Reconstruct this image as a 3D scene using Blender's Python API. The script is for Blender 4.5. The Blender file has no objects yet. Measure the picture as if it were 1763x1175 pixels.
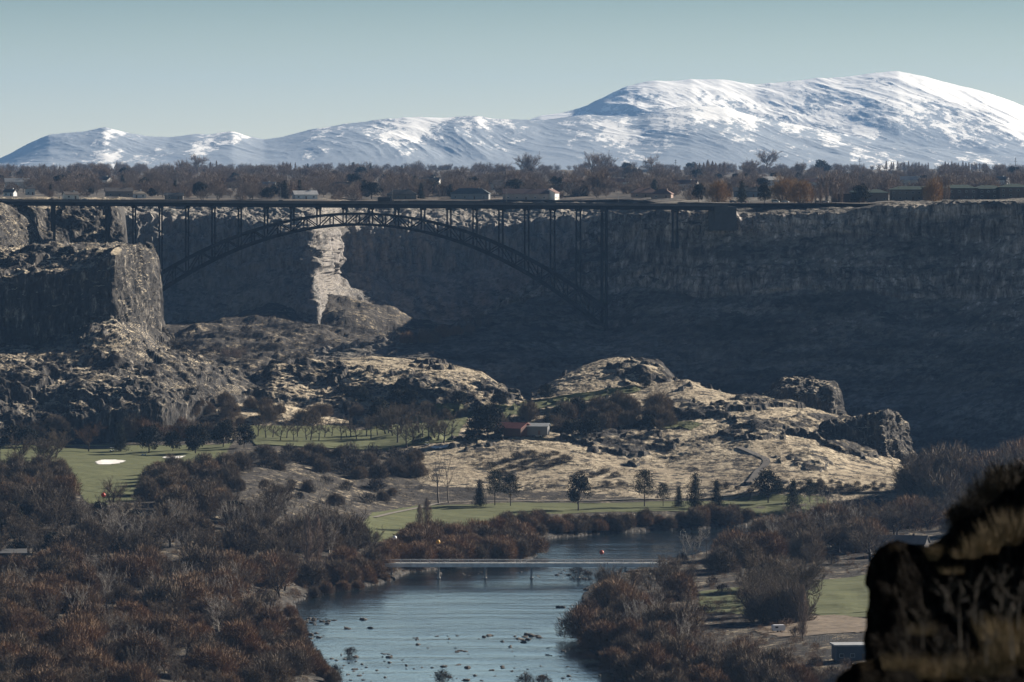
import bpy, math, random, time
import numpy as np
from mathutils import Vector, Matrix
T0 = time.time()
random.seed(7); RNG = np.random.default_rng(7)
C = bpy.context.scene.collection
# ------------------------------------------------------------------ camera, sky, sun, exposure
F = 9800.0; V0 = 300.0; U0 = 881.5; ZC = 167.0          # focal length in photo pixels, horizon row, centre column, eye height
SUN_EL = math.radians(22.0); SUN_PHI = math.radians(35.0)   # sun to the right and beyond the scene
sc = bpy.context.scene
cam_d = bpy.data.cameras.new("camera"); cam = bpy.data.objects.new("camera", cam_d); C.objects.link(cam)
cam_d.sensor_width = 36.0; cam_d.lens = 36.0*F/1763.0
cam_d.clip_start = 1.0; cam_d.clip_end = 200000.0
cam.location = (0, 0, ZC)
cam.rotation_euler = (math.radians(90)-math.atan(287.5/F), 0, 0)
cam_d.dof.use_dof = True; cam_d.dof.focus_distance = 2900.0; cam_d.dof.aperture_fstop = 5.6
sc.camera = cam
world = bpy.data.worlds.new("World"); sc.world = world; world.use_nodes = True
wn = world.node_tree; bg = wn.nodes["Background"]
sky = wn.nodes.new("ShaderNodeTexSky"); sky.sky_type = 'NISHITA'; sky.sun_disc = False
sky.sun_elevation = SUN_EL; sky.sun_rotation = math.radians(90)-SUN_PHI   # measured clockwise from +Y
sky.air_density = 1.3; sky.dust_density = 0.6; sky.ozone_density = 2.0; sky.altitude = 1000
tc = wn.nodes.new("ShaderNodeTexCoord"); sp = wn.nodes.new("ShaderNodeSeparateXYZ")
rp = wn.nodes.new("ShaderNodeValToRGB"); mx = wn.nodes.new("ShaderNodeMix"); mx.data_type = 'RGBA'; mx.blend_type = 'MULTIPLY'
mx.inputs[0].default_value = 1.0
wn.links.new(tc.outputs["Generated"], sp.inputs[0]); wn.links.new(sp.outputs["Z"], rp.inputs[0])
SKY_STOPS = [(0.0, (0.62, 0.71, 0.88)), (0.012, (0.46, 0.55, 0.71)), (0.032, (0.22, 0.30, 0.41)), (0.055, (0.84, 0.90, 0.97)), (0.11, (0.82, 0.87, 0.95)), (0.18, (0.09, 0.12, 0.17)), (1.0, (0.035, 0.055, 0.095))]  # bright band above the frame is added for the river to reflect
els = rp.color_ramp.elements
while len(els) < len(SKY_STOPS): els.new(0.5)
for e, (p, c) in zip(els, SKY_STOPS): e.position = p; e.color = (*c, 1)
wn.links.new(sky.outputs[0], mx.inputs["A"]); wn.links.new(rp.outputs[0], mx.inputs["B"])
wn.links.new(mx.outputs["Result"], bg.inputs["Color"]); bg.inputs["Strength"].default_value = 0.085
sun_d = bpy.data.lights.new("sun", 'SUN'); sun = bpy.data.objects.new("sun", sun_d); C.objects.link(sun)
sun_d.energy = 5.0; sun_d.angle = math.radians(0.5); sun_d.color = (1.0, 0.91, 0.79)
sdir = Vector((math.cos(SUN_EL)*math.cos(SUN_PHI), math.cos(SUN_EL)*math.sin(SUN_PHI), math.sin(SUN_EL)))
sun.rotation_euler = sdir.to_track_quat('Z', 'Y').to_euler()
sc.view_settings.view_transform = 'Standard'; sc.view_settings.look = 'None'
sc.view_settings.exposure = 1.22; sc.view_settings.gamma = 1.0
sc.render.engine = 'CYCLES'
cy = sc.cycles
cy.max_bounces = 4; cy.diffuse_bounces = 2; cy.glossy_bounces = 2; cy.transmission_bounces = 2; cy.transparent_max_bounces = 8
cy.volume_bounces = 0; cy.use_denoising = True; cy.caustics_reflective = False; cy.caustics_refractive = False
# ------------------------------------------------------------------ object helpers
def tag(o, label=None, cat=None, group=None, kind=None):
    if label: o["label"] = label
    if cat: o["category"] = cat
    if group: o["group"] = group
    if kind: o["kind"] = kind
    return o
def empty(name, loc=(0, 0, 0), rz=0.0, s=1.0):
    o = bpy.data.objects.new(name, None); o.location = loc; o.rotation_euler = (0, 0, rz); o.scale = (s, s, s)
    C.objects.link(o); return o
def np_mesh(name, V, Fc, smooth=False):
    """V (n,3); Fc int array (m,3) or (m,4)"""
    V = np.asarray(V, dtype=np.float32); Fc = np.asarray(Fc, dtype=np.int32)
    me = bpy.data.meshes.new(name); me.vertices.add(len(V)); me.vertices.foreach_set("co", V.ravel())
    k = Fc.shape[1]; me.loops.add(Fc.size); me.loops.foreach_set("vertex_index", Fc.ravel())
    me.polygons.add(len(Fc)); me.polygons.foreach_set("loop_start", np.arange(0, Fc.size, k, dtype=np.int32))
    me.polygons.foreach_set("use_smooth", np.full(len(Fc), smooth)); me.update(calc_edges=True); return me
def link(name, me, mat=None, parent=None):
    o = bpy.data.objects.new(name, me); C.objects.link(o)
    if mat and not me.materials: me.materials.append(mat)
    if parent: o.parent = parent
    return o
class MB:
    """collects boxes, bars, prisms into one mesh"""
    def __init__(s): s.v = []; s.f = []
    def add(s, vs, fs):
        b = len(s.v); s.v.extend([tuple(p) for p in vs]); s.f.extend([tuple(i+b for i in f) for f in fs]); return s
    def box(s, x0, x1, y0, y1, z0, z1):
        return s.add([(x0,y0,z0),(x1,y0,z0),(x1,y1,z0),(x0,y1,z0),(x0,y0,z1),(x1,y0,z1),(x1,y1,z1),(x0,y1,z1)],
                     [(0,3,2,1),(4,5,6,7),(0,1,5,4),(1,2,6,5),(2,3,7,6),(3,0,4,7)])
    def bar(s, a, b, w, h=None):
        a = Vector(a); b = Vector(b); h = h or w; d = (b-a).normalized()
        up = Vector((0,0,1)) if abs(d.z) < 0.95 else Vector((0,1,0))
        x = d.cross(up).normalized()*w/2; y = x.cross(d).normalized()*h/2
        vs = [a-x-y, a+x-y, a+x+y, a-x+y, b-x-y, b+x-y, b+x+y, b-x+y]
        return s.add(vs, [(0,1,2,3),(7,6,5,4),(0,4,5,1),(1,5,6,2),(2,6,7,3),(3,7,4,0)])
    def tube(s, pts, rs, n=6):
        rings = []; vs = []
        for i, p in enumerate(pts):
            p = Vector(p); q0 = Vector(pts[max(i-1,0)]); q1 = Vector(pts[min(i+1,len(pts)-1)]); d = (q1-q0).normalized()
            ref = Vector((0,0,1)) if abs(d.z) < 0.9 else Vector((1,0,0)); x = d.cross(ref).normalized(); y = d.cross(x)
            for k in range(n):
                a = 2*math.pi*k/n; vs.append(p+(x*math.cos(a)+y*math.sin(a))*rs[i])
        fs = []
        for i in range(len(pts)-1):
            for k in range(n): fs.append((i*n+k, i*n+(k+1)%n, (i+1)*n+(k+1)%n, (i+1)*n+k))
        fs.append(tuple(range(n))[::-1]); fs.append(tuple((len(pts)-1)*n+k for k in range(n)))
        return s.add(vs, fs)
    def prism(s, poly, y0, y1):          # poly in (x,z), extruded along y
        n = len(poly); vs = [(x,y0,z) for x,z in poly]+[(x,y1,z) for x,z in poly]
        return s.add(vs, [tuple(range(n)), tuple(range(2*n-1,n-1,-1))]+[(i,i+n,(i+1)%n+n,(i+1)%n) for i in range(n)])
    def build(s, name, mat, parent=None, smooth=False):
        me = bpy.data.meshes.new(name); me.from_pydata(s.v, [], s.f); me.update()
        if smooth: me.polygons.foreach_set("use_smooth", np.full(len(me.polygons), True))
        return link(name, me, mat, parent)
# ------------------------------------------------------------------ noise
def _h(ix, iy, iz, seed):
    n = (ix*np.uint32(374761393) + iy*np.uint32(668265263) + iz*np.uint32(2246822519) + np.uint32(seed*3266489917 & 0xffffffff)).astype(np.uint32)
    n = (n ^ (n >> np.uint32(13)))*np.uint32(1274126177); n = n ^ (n >> np.uint32(16))
    return (n & np.uint32(0xffffff)).astype(np.float32)/np.float32(0xffffff)*2-1
def vn3(x, y, z, seed=0):
    fx = np.floor(x); fy = np.floor(y); fz = np.floor(z)
    a = (x-fx).astype(np.float32); b = (y-fy).astype(np.float32); c = (z-fz).astype(np.float32)
    a = a*a*(3-2*a); b = b*b*(3-2*b); c = c*c*(3-2*c)
    ix = fx.astype(np.int64).astype(np.uint32); iy = fy.astype(np.int64).astype(np.uint32); iz = fz.astype(np.int64).astype(np.uint32)
    o = np.uint32(1); r = []
    for dz in (0, 1):
        zz = iz+np.uint32(dz)
        p = _h(ix, iy, zz, seed)*(1-a)+_h(ix+o, iy, zz, seed)*a
        q = _h(ix, iy+o, zz, seed)*(1-a)+_h(ix+o, iy+o, zz, seed)*a
        r.append(p*(1-b)+q*b)
    return r[0]*(1-c)+r[1]*c
def vn2(x, y, seed=0):
    fx = np.floor(x); fy = np.floor(y); a = (x-fx).astype(np.float32); b = (y-fy).astype(np.float32)
    a = a*a*(3-2*a); b = b*b*(3-2*b)
    ix = fx.astype(np.int64).astype(np.uint32); iy = fy.astype(np.int64).astype(np.uint32); o = np.uint32(1); z = np.uint32(0)
    return (_h(ix, iy, z, seed)*(1-a)+_h(ix+o, iy, z, seed)*a)*(1-b)+(_h(ix, iy+o, z, seed)*(1-a)+_h(ix+o, iy+o, z, seed)*a)*b
def fbm3(x, y, z, oct=4, seed=0, gain=0.5):
    s = 0; a = 1.0; t = 0
    for i in range(oct): s = s+a*vn3(x, y, z, seed+i); t += a; a *= gain; x = x*2.03+17.1; y = y*2.03+5.3; z = z*2.03+9.7
    return s/t
def fbm2(x, y, oct=4, seed=0, gain=0.5):
    s = 0; a = 1.0; t = 0
    for i in range(oct): s = s+a*vn2(x, y, seed+i); t += a; a *= gain; x = x*2.03+17.1; y = y*2.03+5.3
    return s/t
def rid2(x, y, oct=4, seed=0, gain=0.5):
    s = 0; a = 1.0; t = 0
    for i in range(oct): s = s+a*(1-2*np.abs(vn2(x, y, seed+i))); t += a; a *= gain; x = x*2.03+17.1; y = y*2.03+5.3
    return s/t
def sstep(a, b, x): t = np.clip((x-a)/(b-a), 0, 1); return t*t*(3-2*t)
# ------------------------------------------------------------------ materials
MATS = {}
class NT:
    def __init__(s, name):
        s.m = bpy.data.materials.new(name); s.m.use_nodes = True; s.t = s.m.node_tree; s.b = s.t.nodes["Principled BSDF"]
        s.b.inputs["Specular IOR Level"].default_value = 0.15; s.b.inputs["Roughness"].default_value = 0.9; s.pos = None
    def n(s, typ, **kw):
        x = s.t.nodes.new(typ)
        for k, v in kw.items():
            if k in x.inputs: x.inputs[k].default_value = v
            else: setattr(x, k, v)
        return x
    def l(s, a, b): s.t.links.new(a, b)
    def coord(s, scale, obj=False):
        if s.pos is None:
            g = s.n("ShaderNodeTexCoord") if obj else s.n("ShaderNodeNewGeometry"); s.geo = g
            s.pos = g.outputs["Object"] if obj else g.outputs["Position"]
        mp = s.n("ShaderNodeMapping"); mp.inputs["Scale"].default_value = scale if hasattr(scale, '__len__') else (scale,)*3
        s.l(s.pos, mp.inputs[0]); return mp.outputs[0]
    def noise(s, scale, detail=4, rough=0.6, obj=False):
        t = s.n("ShaderNodeTexNoise", Detail=detail, Roughness=rough, Scale=1.0); s.l(s.coord(scale, obj), t.inputs["Vector"]); return t.outputs["Fac"]
    def ramp(s, fac, stops):
        r = s.n("ShaderNodeValToRGB"); e = r.color_ramp.elements
        while len(e) < len(stops): e.new(0.5)
        for q, (p, c) in zip(e, stops): q.position = p; q.color = (*c, 1) if hasattr(c, '__len__') else (c, c, c, 1)
        s.l(fac, r.inputs[0]); return r.outputs[0]
    def mix(s, f, a, b, mode='MIX'):
        m = s.n("ShaderNodeMix", data_type='RGBA', blend_type=mode)
        for sock, v in ((m.inputs[0], f), (m.inputs["A"], a), (m.inputs["B"], b)):
            if hasattr(v, 'links') or hasattr(v, 'is_linked'): s.l(v, sock)
            elif hasattr(v, '__len__'): sock.default_value = (*v, 1)
            else: sock.default_value = v
        return m.outputs["Result"]
    def math(s, op, a, b=None):
        m = s.n("ShaderNodeMath", operation=op)
        for i, v in enumerate((a, b)):
            if v is None: continue
            if hasattr(v, 'is_linked'): s.l(v, m.inputs[i])
            else: m.inputs[i].default_value = v
        return m.outputs[0]
    def col(s, c):
        if hasattr(c, 'is_linked'): s.l(c, s.b.inputs["Base Color"])
        else: s.b.inputs["Base Color"].default_value = (*c, 1)
        return s
    def bump(s, h, dist=1.0, strength=1.0):
        b = s.n("ShaderNodeBump", Distance=dist, Strength=strength); s.l(h, b.inputs["Height"]); s.l(b.outputs[0], s.b.inputs["Normal"]); return s
def simple(name, c, rough=0.8, var=0.25, scale=0.5, metal=0.0, spec=0.2, obj=True):
    """plain material with a little mottling and per-object variation"""
    if name in MATS: return MATS[name]
    t = NT(name); f = t.noise(scale, 3, 0.6, obj=obj)
    a = tuple(x*(1-var) for x in c); b = tuple(min(1, x*(1+var)) for x in c)
    t.col(t.ramp(f, [(0.3, a), (0.7, b)])); t.b.inputs["Roughness"].default_value = rough
    t.b.inputs["Metallic"].default_value = metal; t.b.inputs["Specular IOR Level"].default_value = spec
    MATS[name] = t.m; return t.m
def ground_mat(name, grass, grass2, scrub, rock, rock2, s0=0.80, s1=0.90, scrubamt=0.5, gs=1.0, pale=None):
    """dry grass on the gentle ground, basalt on the steep ground and where the vertex attribute 'rock' says so"""
    t = NT(name)
    n1 = t.noise(0.035*gs, 5, 0.6); n2 = t.noise(0.35*gs, 4, 0.7); n3 = t.noise((0.5*gs, 0.25*gs, 0.12*gs), 5, 0.75)
    g = t.ramp(n1, [(0.35, grass2), (0.62, grass)])
    g = t.mix(t.ramp(n2, [(0.42, 1.0), (0.62, 0.0)]), g, tuple(0.62*x for x in grass2))
    n4 = t.noise(0.12*gs, 5, 0.75)
    g = t.mix(t.ramp(n4, [(scrubamt-0.02, 1.0), (scrubamt+0.05, 0.0)]), g, scrub)
    r = t.ramp(n3, [(0.38, rock), (0.56, rock2), (0.72 if pale else 0.66, pale or tuple(1.9*x for x in rock2))])
    sp = t.n("ShaderNodeSeparateXYZ"); t.l(t.geo.outputs["Normal"], sp.inputs[0])
    sl = t.math('ADD', sp.outputs["Z"], t.math('MULTIPLY', t.math('SUBTRACT', n2, 0.5), 0.22))
    steep = t.ramp(sl, [(s0, 1.0), (s1, 0.0)])
    at = t.n("ShaderNodeAttribute", attribute_name="rock")
    fac = t.math('MAXIMUM', steep, at.outputs["Fac"])
    t.col(t.mix(fac, g, r)); t.bump(t.math('ADD', n2, t.math('MULTIPLY', n3, 1.5)), 0.9, 0.7)
    MATS[name] = t.m; return t.m
# ------------------------------------------------------------------ lofted terrain
LOFTS = []
def LV(*p): return ('v', p)     # line given as (u, distance, picture row)
def LZ(*p): return ('z', p)     # line given as (u, distance, height)
def smooth1(a, k):
    if k < 2: return a
    w = np.hanning(k*2+3)[1:-1]; w /= w.sum(); n = len(w)//2
    return np.convolve(np.pad(a, n, mode='edge'), w, 'valid')
def cols(u0, u1, step=1.8, lo=None, hi=None, far=18):
    a = np.arange(u0, u1+step, step); f = step*9
    l = np.arange(lo, u0, f) if lo is not None else []
    h = np.arange(u1+f, hi, f) if hi is not None else []
    return np.concatenate([l, a, h])
def loft(name, U, lines, rows, amps, mat, sm=6, cliff=None, out=None, seed=1, fine=(5.0, 1.0), kind='structure', use=True, post=None, rough=1.0, spots=None):
    D = []; Z = []
    for t, p in lines:
        u = [q[0] for q in p]; d = smooth1(np.interp(U, u, [q[1] for q in p]), sm); h = smooth1(np.interp(U, u, [q[2] for q in p]), sm)
        D.append(d); Z.append(h if t == 'z' else ZC-(h-V0)/F*d)
    dd = []; zz = []; aa = []; cc = []
    cliff = cliff or [0]*(len(lines)-1)
    for i in range(len(lines)-1):
        n = rows[i]
        for k in range(n + (1 if i == len(lines)-2 else 0)):
            t = k/n; dd.append(D[i]*(1-t)+D[i+1]*t); zz.append(Z[i]*(1-t)+Z[i+1]*t)
            aa.append(amps[i]*(1-t)+amps[i+1]*t); cc.append(cliff[i])
    Y = np.array(dd); Zm = np.array(zz); A = np.array(aa)[:, None]; K = smooth1(np.array(cc, float), 3)[:, None]
    X = (U[None, :]-U0)/F*Y
    # normals of the smooth form
    def nrm(X, Y, Z):
        P = np.stack([X, Y, Z], -1); du = np.gradient(P, axis=1); dv = np.gradient(P, axis=0)
        n = np.cross(du, dv); return n/(np.linalg.norm(n, axis=-1, keepdims=True)+1e-9)
    N = nrm(X, Y, Zm)
    n1 = fbm3(X/28, Y/28, Zm/28, 5, seed)*A
    n2 = (1-2*np.abs(fbm3(X/9, Y/9, Zm/60, 4, seed+20)))*K*2.2+fbm3(X/14, Y/14, Zm/5.5, 3, seed+30)*K*2.0
    disp = n1+n2
    fs, fa = fine
    disp = disp+fbm3(X/fs, Y/fs, Zm/fs, 3, seed+40, 0.6)*fa*np.minimum(1, A/2+K)*rough
    rock = np.zeros_like(X)
    if out is not None:
        thr, hgt, sc_ = out
        o = fbm2(X/sc_, Y/(sc_*1.6), 4, seed+50, 0.6)
        if spots:
            Vp = V0-F*(Zm-ZC)/Y; Up = np.broadcast_to(U[None, :], X.shape)
            for (su, sv, ru, rv, w_) in spots: o = o+w_*np.exp(-((Up-su)/ru)**2-((Vp-sv)/rv)**2)
        m = sstep(thr, thr+0.07, o)
        Zm = Zm+m*hgt*(0.6+0.5*fbm2(X/6, Y/6, 2, seed+60))*np.minimum(1, A/2)
        rock = np.maximum(rock, m*sstep(-0.25, 0.1, fbm2(X/7, Y/7, 3, seed+61)))
    X = X+N[..., 0]*disp; Y = Y+N[..., 1]*disp; Zm = Zm+N[..., 2]*disp
    if post is not None: X, Y, Zm, rock = post(X, Y, Zm, rock)
    R, Cn = X.shape
    idx = np.arange(R*Cn).reshape(R, Cn)
    Fc = np.stack([idx[:-1, :-1], idx[:-1, 1:], idx[1:, 1:], idx[1:, :-1]], -1).reshape(-1, 4)
    me = np_mesh(name, np.stack([X, Y, Zm], -1).reshape(-1, 3), Fc)
    at = me.attributes.new("rock", 'FLOAT', 'POINT'); at.data.foreach_set("value", rock.ravel().astype(np.float32))
    o = link(name, me, mat); o["kind"] = kind
    if use: LOFTS.append((U, X, Y, Zm, name))
    return o
def hit(px, py, skip=(), only=None):
    """first terrain point seen through a pixel of the photograph"""
    best = None
    for U, X, Y, Z, nm in LOFTS:
        if nm in skip or (only and nm not in only) or px < U[0] or px > U[-1]: continue
        j = int(np.searchsorted(U, px)); j = min(max(j, 0), len(U)-1)
        y = Y[:, j]; z = Z[:, j]; v = V0-F*(z-ZC)/y
        k = np.nonzero(v <= py)[0]
        if len(k) == 0 or k[0] == 0: continue
        k = k[0]; t = (v[k-1]-py)/(v[k-1]-v[k]+1e-9); d = y[k-1]*(1-t)+y[k]*t
        if best is None or d < best[1]: best = ((px-U0)/F*d, d, z[k-1]*(1-t)+z[k]*t)
    return best
def zat(X_, Y_, only=None):
    u = U0+F*X_/Y_; best = -99.0
    for U, X, Y, Z, nm in LOFTS:
        if (only and nm not in only) or u < U[0] or u > U[-1]: continue
        j = min(max(int(np.searchsorted(U, u)), 0), len(U)-1); y = Y[:, j]
        if Y_ < y[0] or Y_ > y[-1]: continue
        k = int(np.argmax(y >= Y_)); k = max(k, 1); t = (Y_-y[k-1])/(y[k]-y[k-1]+1e-9)
        best = max(best, Z[k-1, j]*(1-t)+Z[k, j]*t)
    return best
def pt(u, v, d): return ((u-U0)/F*d, d, ZC-(v-V0)/F*d)
# ================================================================== THE LAND
GR = (0.66, 0.56, 0.40); GR2 = (0.42, 0.345, 0.24); SCR = (0.045, 0.040, 0.034); RK = (0.011, 0.010, 0.010); RK2 = (0.052, 0.046, 0.040)
m_hill = ground_mat("dry_grass_and_basalt", GR, GR2, SCR, RK, RK2, 0.70, 0.84, 0.44)
m_slope = ground_mat("scrub_and_basalt", (0.70, 0.59, 0.42), (0.42, 0.35, 0.25), SCR, RK, RK2, 0.76, 0.88, 0.47, 0.6, pale=(0.36, 0.32, 0.265))
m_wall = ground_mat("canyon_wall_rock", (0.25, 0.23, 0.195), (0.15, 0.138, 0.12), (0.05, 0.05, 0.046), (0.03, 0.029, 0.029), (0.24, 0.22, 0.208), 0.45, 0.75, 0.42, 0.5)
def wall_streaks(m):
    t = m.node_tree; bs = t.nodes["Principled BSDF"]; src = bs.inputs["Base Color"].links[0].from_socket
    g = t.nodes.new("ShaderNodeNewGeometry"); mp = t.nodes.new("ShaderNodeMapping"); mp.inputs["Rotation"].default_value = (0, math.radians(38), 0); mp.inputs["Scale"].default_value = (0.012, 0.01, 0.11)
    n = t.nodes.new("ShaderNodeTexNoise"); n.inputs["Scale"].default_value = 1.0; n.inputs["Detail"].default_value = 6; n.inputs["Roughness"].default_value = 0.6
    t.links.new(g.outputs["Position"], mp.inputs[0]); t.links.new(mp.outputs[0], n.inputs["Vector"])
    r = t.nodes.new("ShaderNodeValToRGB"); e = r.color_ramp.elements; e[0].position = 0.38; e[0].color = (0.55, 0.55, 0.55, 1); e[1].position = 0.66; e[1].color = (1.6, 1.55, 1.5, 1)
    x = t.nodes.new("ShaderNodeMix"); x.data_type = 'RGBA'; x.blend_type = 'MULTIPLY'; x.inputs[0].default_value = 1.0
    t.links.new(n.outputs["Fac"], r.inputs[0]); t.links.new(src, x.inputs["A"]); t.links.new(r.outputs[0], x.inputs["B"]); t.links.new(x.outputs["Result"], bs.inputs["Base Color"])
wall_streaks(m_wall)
m_far = ground_mat("far_canyon_rock", (0.34, 0.305, 0.255), (0.26, 0.235, 0.205), (0.09, 0.09, 0.083), (0.09, 0.085, 0.08), (0.23, 0.21, 0.195), 0.45, 0.75, 0.44, 0.4, pale=(0.30, 0.27, 0.24))  # rock colour paled to carry the haze over the far wall
m_floor = ground_mat("valley_floor_soil", (0.46, 0.38, 0.26), (0.12, 0.10, 0.075), (0.04, 0.034, 0.028), RK, RK2, 0.7, 0.85, 0.54)
m_plat = ground_mat("plateau_soil", (0.24, 0.20, 0.15), (0.12, 0.10, 0.08), (0.05, 0.045, 0.04), RK, RK2, 0.5, 0.7, 0.48, 0.3)
# ---- river outline (picture pixels on the water level), turned into ground coordinates
def wpt(u, v): d = ZC*F/(v-V0); return ((u-U0)/F*d, d)
RIVER = [wpt(*p) for p in [(560,1260),(552,1175),(528,1140),(508,1100),(500,1062),(512,1036),(545,1020),(610,1014),(650,1008),(672,1000),(700,988),(780,978),(905,968),(930,950),
                           (905,938),(960,926),(1050,919),(1150,914),(1300,906),(1500,900),(1700,894),(1700,912),(1400,924),(1290,930),(1250,945),(1190,962),(1130,975),(1060,995),(1012,1012),(1000,1040),(992,1075),(1000,1110),(1040,1140),(1065,1175),(1100,1260)]]
def sdist(X, Y, poly):
    d = np.full(X.shape, 1e9); ins = np.zeros(X.shape, bool); n = len(poly)
    for i in range(n):
        x0, y0 = poly[i]; x1, y1 = poly[(i+1) % n]; dx, dy = x1-x0, y1-y0
        t = np.clip(((X-x0)*dx+(Y-y0)*dy)/(dx*dx+dy*dy), 0, 1)
        d = np.minimum(d, (X-x0-t*dx)**2+(Y-y0-t*dy)**2)
        c = ((y0 > Y) != (y1 > Y)) & (X < (x1-x0)*(Y-y0)/(y1-y0+1e-12)+x0); ins ^= c
    d = np.sqrt(d); return np.where(ins, -d, d)
def floor_post(X, Y, Z, rock):
    s = sdist(X, Y, RIVER)+fbm2(X/9, Y/16, 3, 77)*3.0
    Z = np.where(s > 0, np.minimum(Z, 0.5+s*0.35), np.maximum(-3, s*0.25)-0.2)
    rock = np.maximum(rock, 0.85*(1-sstep(3, 12, s)))
    for (u0_, d0_, u1_, d1_, w_, h_) in ((550,3960,610,3900,60,12),(590,3920,700,3840,80,9),(540,3900,480,3800,60,7),(430,3700,560,3640,60,9),(300,3800,380,3700,70,12)):
        ax, bx = (u0_-U0)/F*d0_, (u1_-U0)/F*d1_; dx, dy = bx-ax, d1_-d0_; t = np.clip(((X-ax)*dx+(Y-d0_)*dy)/(dx*dx+dy*dy), 0, 1)
        q = np.sqrt((X-ax-t*dx)**2+((Y-d0_-t*dy)*0.6)**2); Z = Z+h_*(1-0.75*t)*np.exp(-(q/w_)**2)
    return X, Y, Z, rock
fl = []
def row(d, *p): fl.append(LZ(*[(u, d, z) for u, z in p]))
row(1150, (-1200,60), (-400,25), (0,14), (500,4), (1100,4), (1500,10), (3000,60))
row(1600, (-1200,60), (-400,22), (0,12), (450,5), (1100,4), (1500,10), (3000,60))
row(1870, (-1200,60), (-400,22), (0,14), (400,7), (500,3), (1060,3), (1200,5), (1500,12), (2200,40))
row(2100, (-1200,60), (-400,20), (0,14), (350,9), (500,3), (1000,3), (1250,5), (1500,6), (1700,12), (2200,40))
row(2300, (-1200,60), (-400,20), (0,17), (300,14), (450,8), (600,4), (1100,3), (1250,5), (1450,6), (1600,10), (2200,40))
row(2450, (-1200,60), (-400,28), (0,27), (300,25), (450,17), (600,8), (700,5), (1100,3), (1350,5), (1600,8), (2200,30))
row(2640, (-1200,60), (-400,29), (0,28), (300,28), (450,23), (560,14), (650,9), (750,7), (1300,6), (1600,7), (2200,22))
row(2760, (-1200,60), (-400,30), (0,28), (300,28), (450,27), (540,21), (640,12), (720,9), (1300,8), (1600,8), (2200,18))
row(2860, (-1200,60), (-400,30), (0,28), (300,28), (450,29), (560,27), (640,25), (720,20), (1300,18), (1600,8), (2200,16))
row(2960, (-1200,60), (-400,30), (0,28), (450,29), (640,29), (800,29), (1300,24), (1600,8), (2200,14))
row(3050, (-1200,60), (-400,34), (0,30), (450,30), (800,31), (1200,30), (1600,6), (2200,12))
row(3200, (-1200,60), (0,36), (450,36), (800,37), (1200,34), (1600,5), (2200,10))
row(3350, (-1200,60), (0,30), (450,34), (800,30), (1200,10), (1600,3), (2200,10))
row(3500, (-1200,60), (0,45), (450,47), (800,42), (1200,30), (1600,3), (2200,10))
row(3750, (-1200,60), (0,50), (450,51), (800,50), (1200,30), (2200,10))
row(4000, (-1200,60), (0,58), (450,57), (800,56), (1200,40), (2200,10))
row(4450, (-1200,60), (0,60), (450,59), (800,58), (1200,50), (2200,10))
UM = cols(-40, 1800, 2.2, -1200, 2900)
def fl_amp(i): return 1.2 if i < 10 else (2.0 if i < 12 else 9.0)
loft("valley_floor", UM, fl, [16,60,60,60,50,60,40,40,40,30,40,30,30,40,30,30], [fl_amp(i) for i in range(len(fl))], m_floor, sm=14, seed=3, post=floor_post, fine=(6, 0.6))
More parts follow.
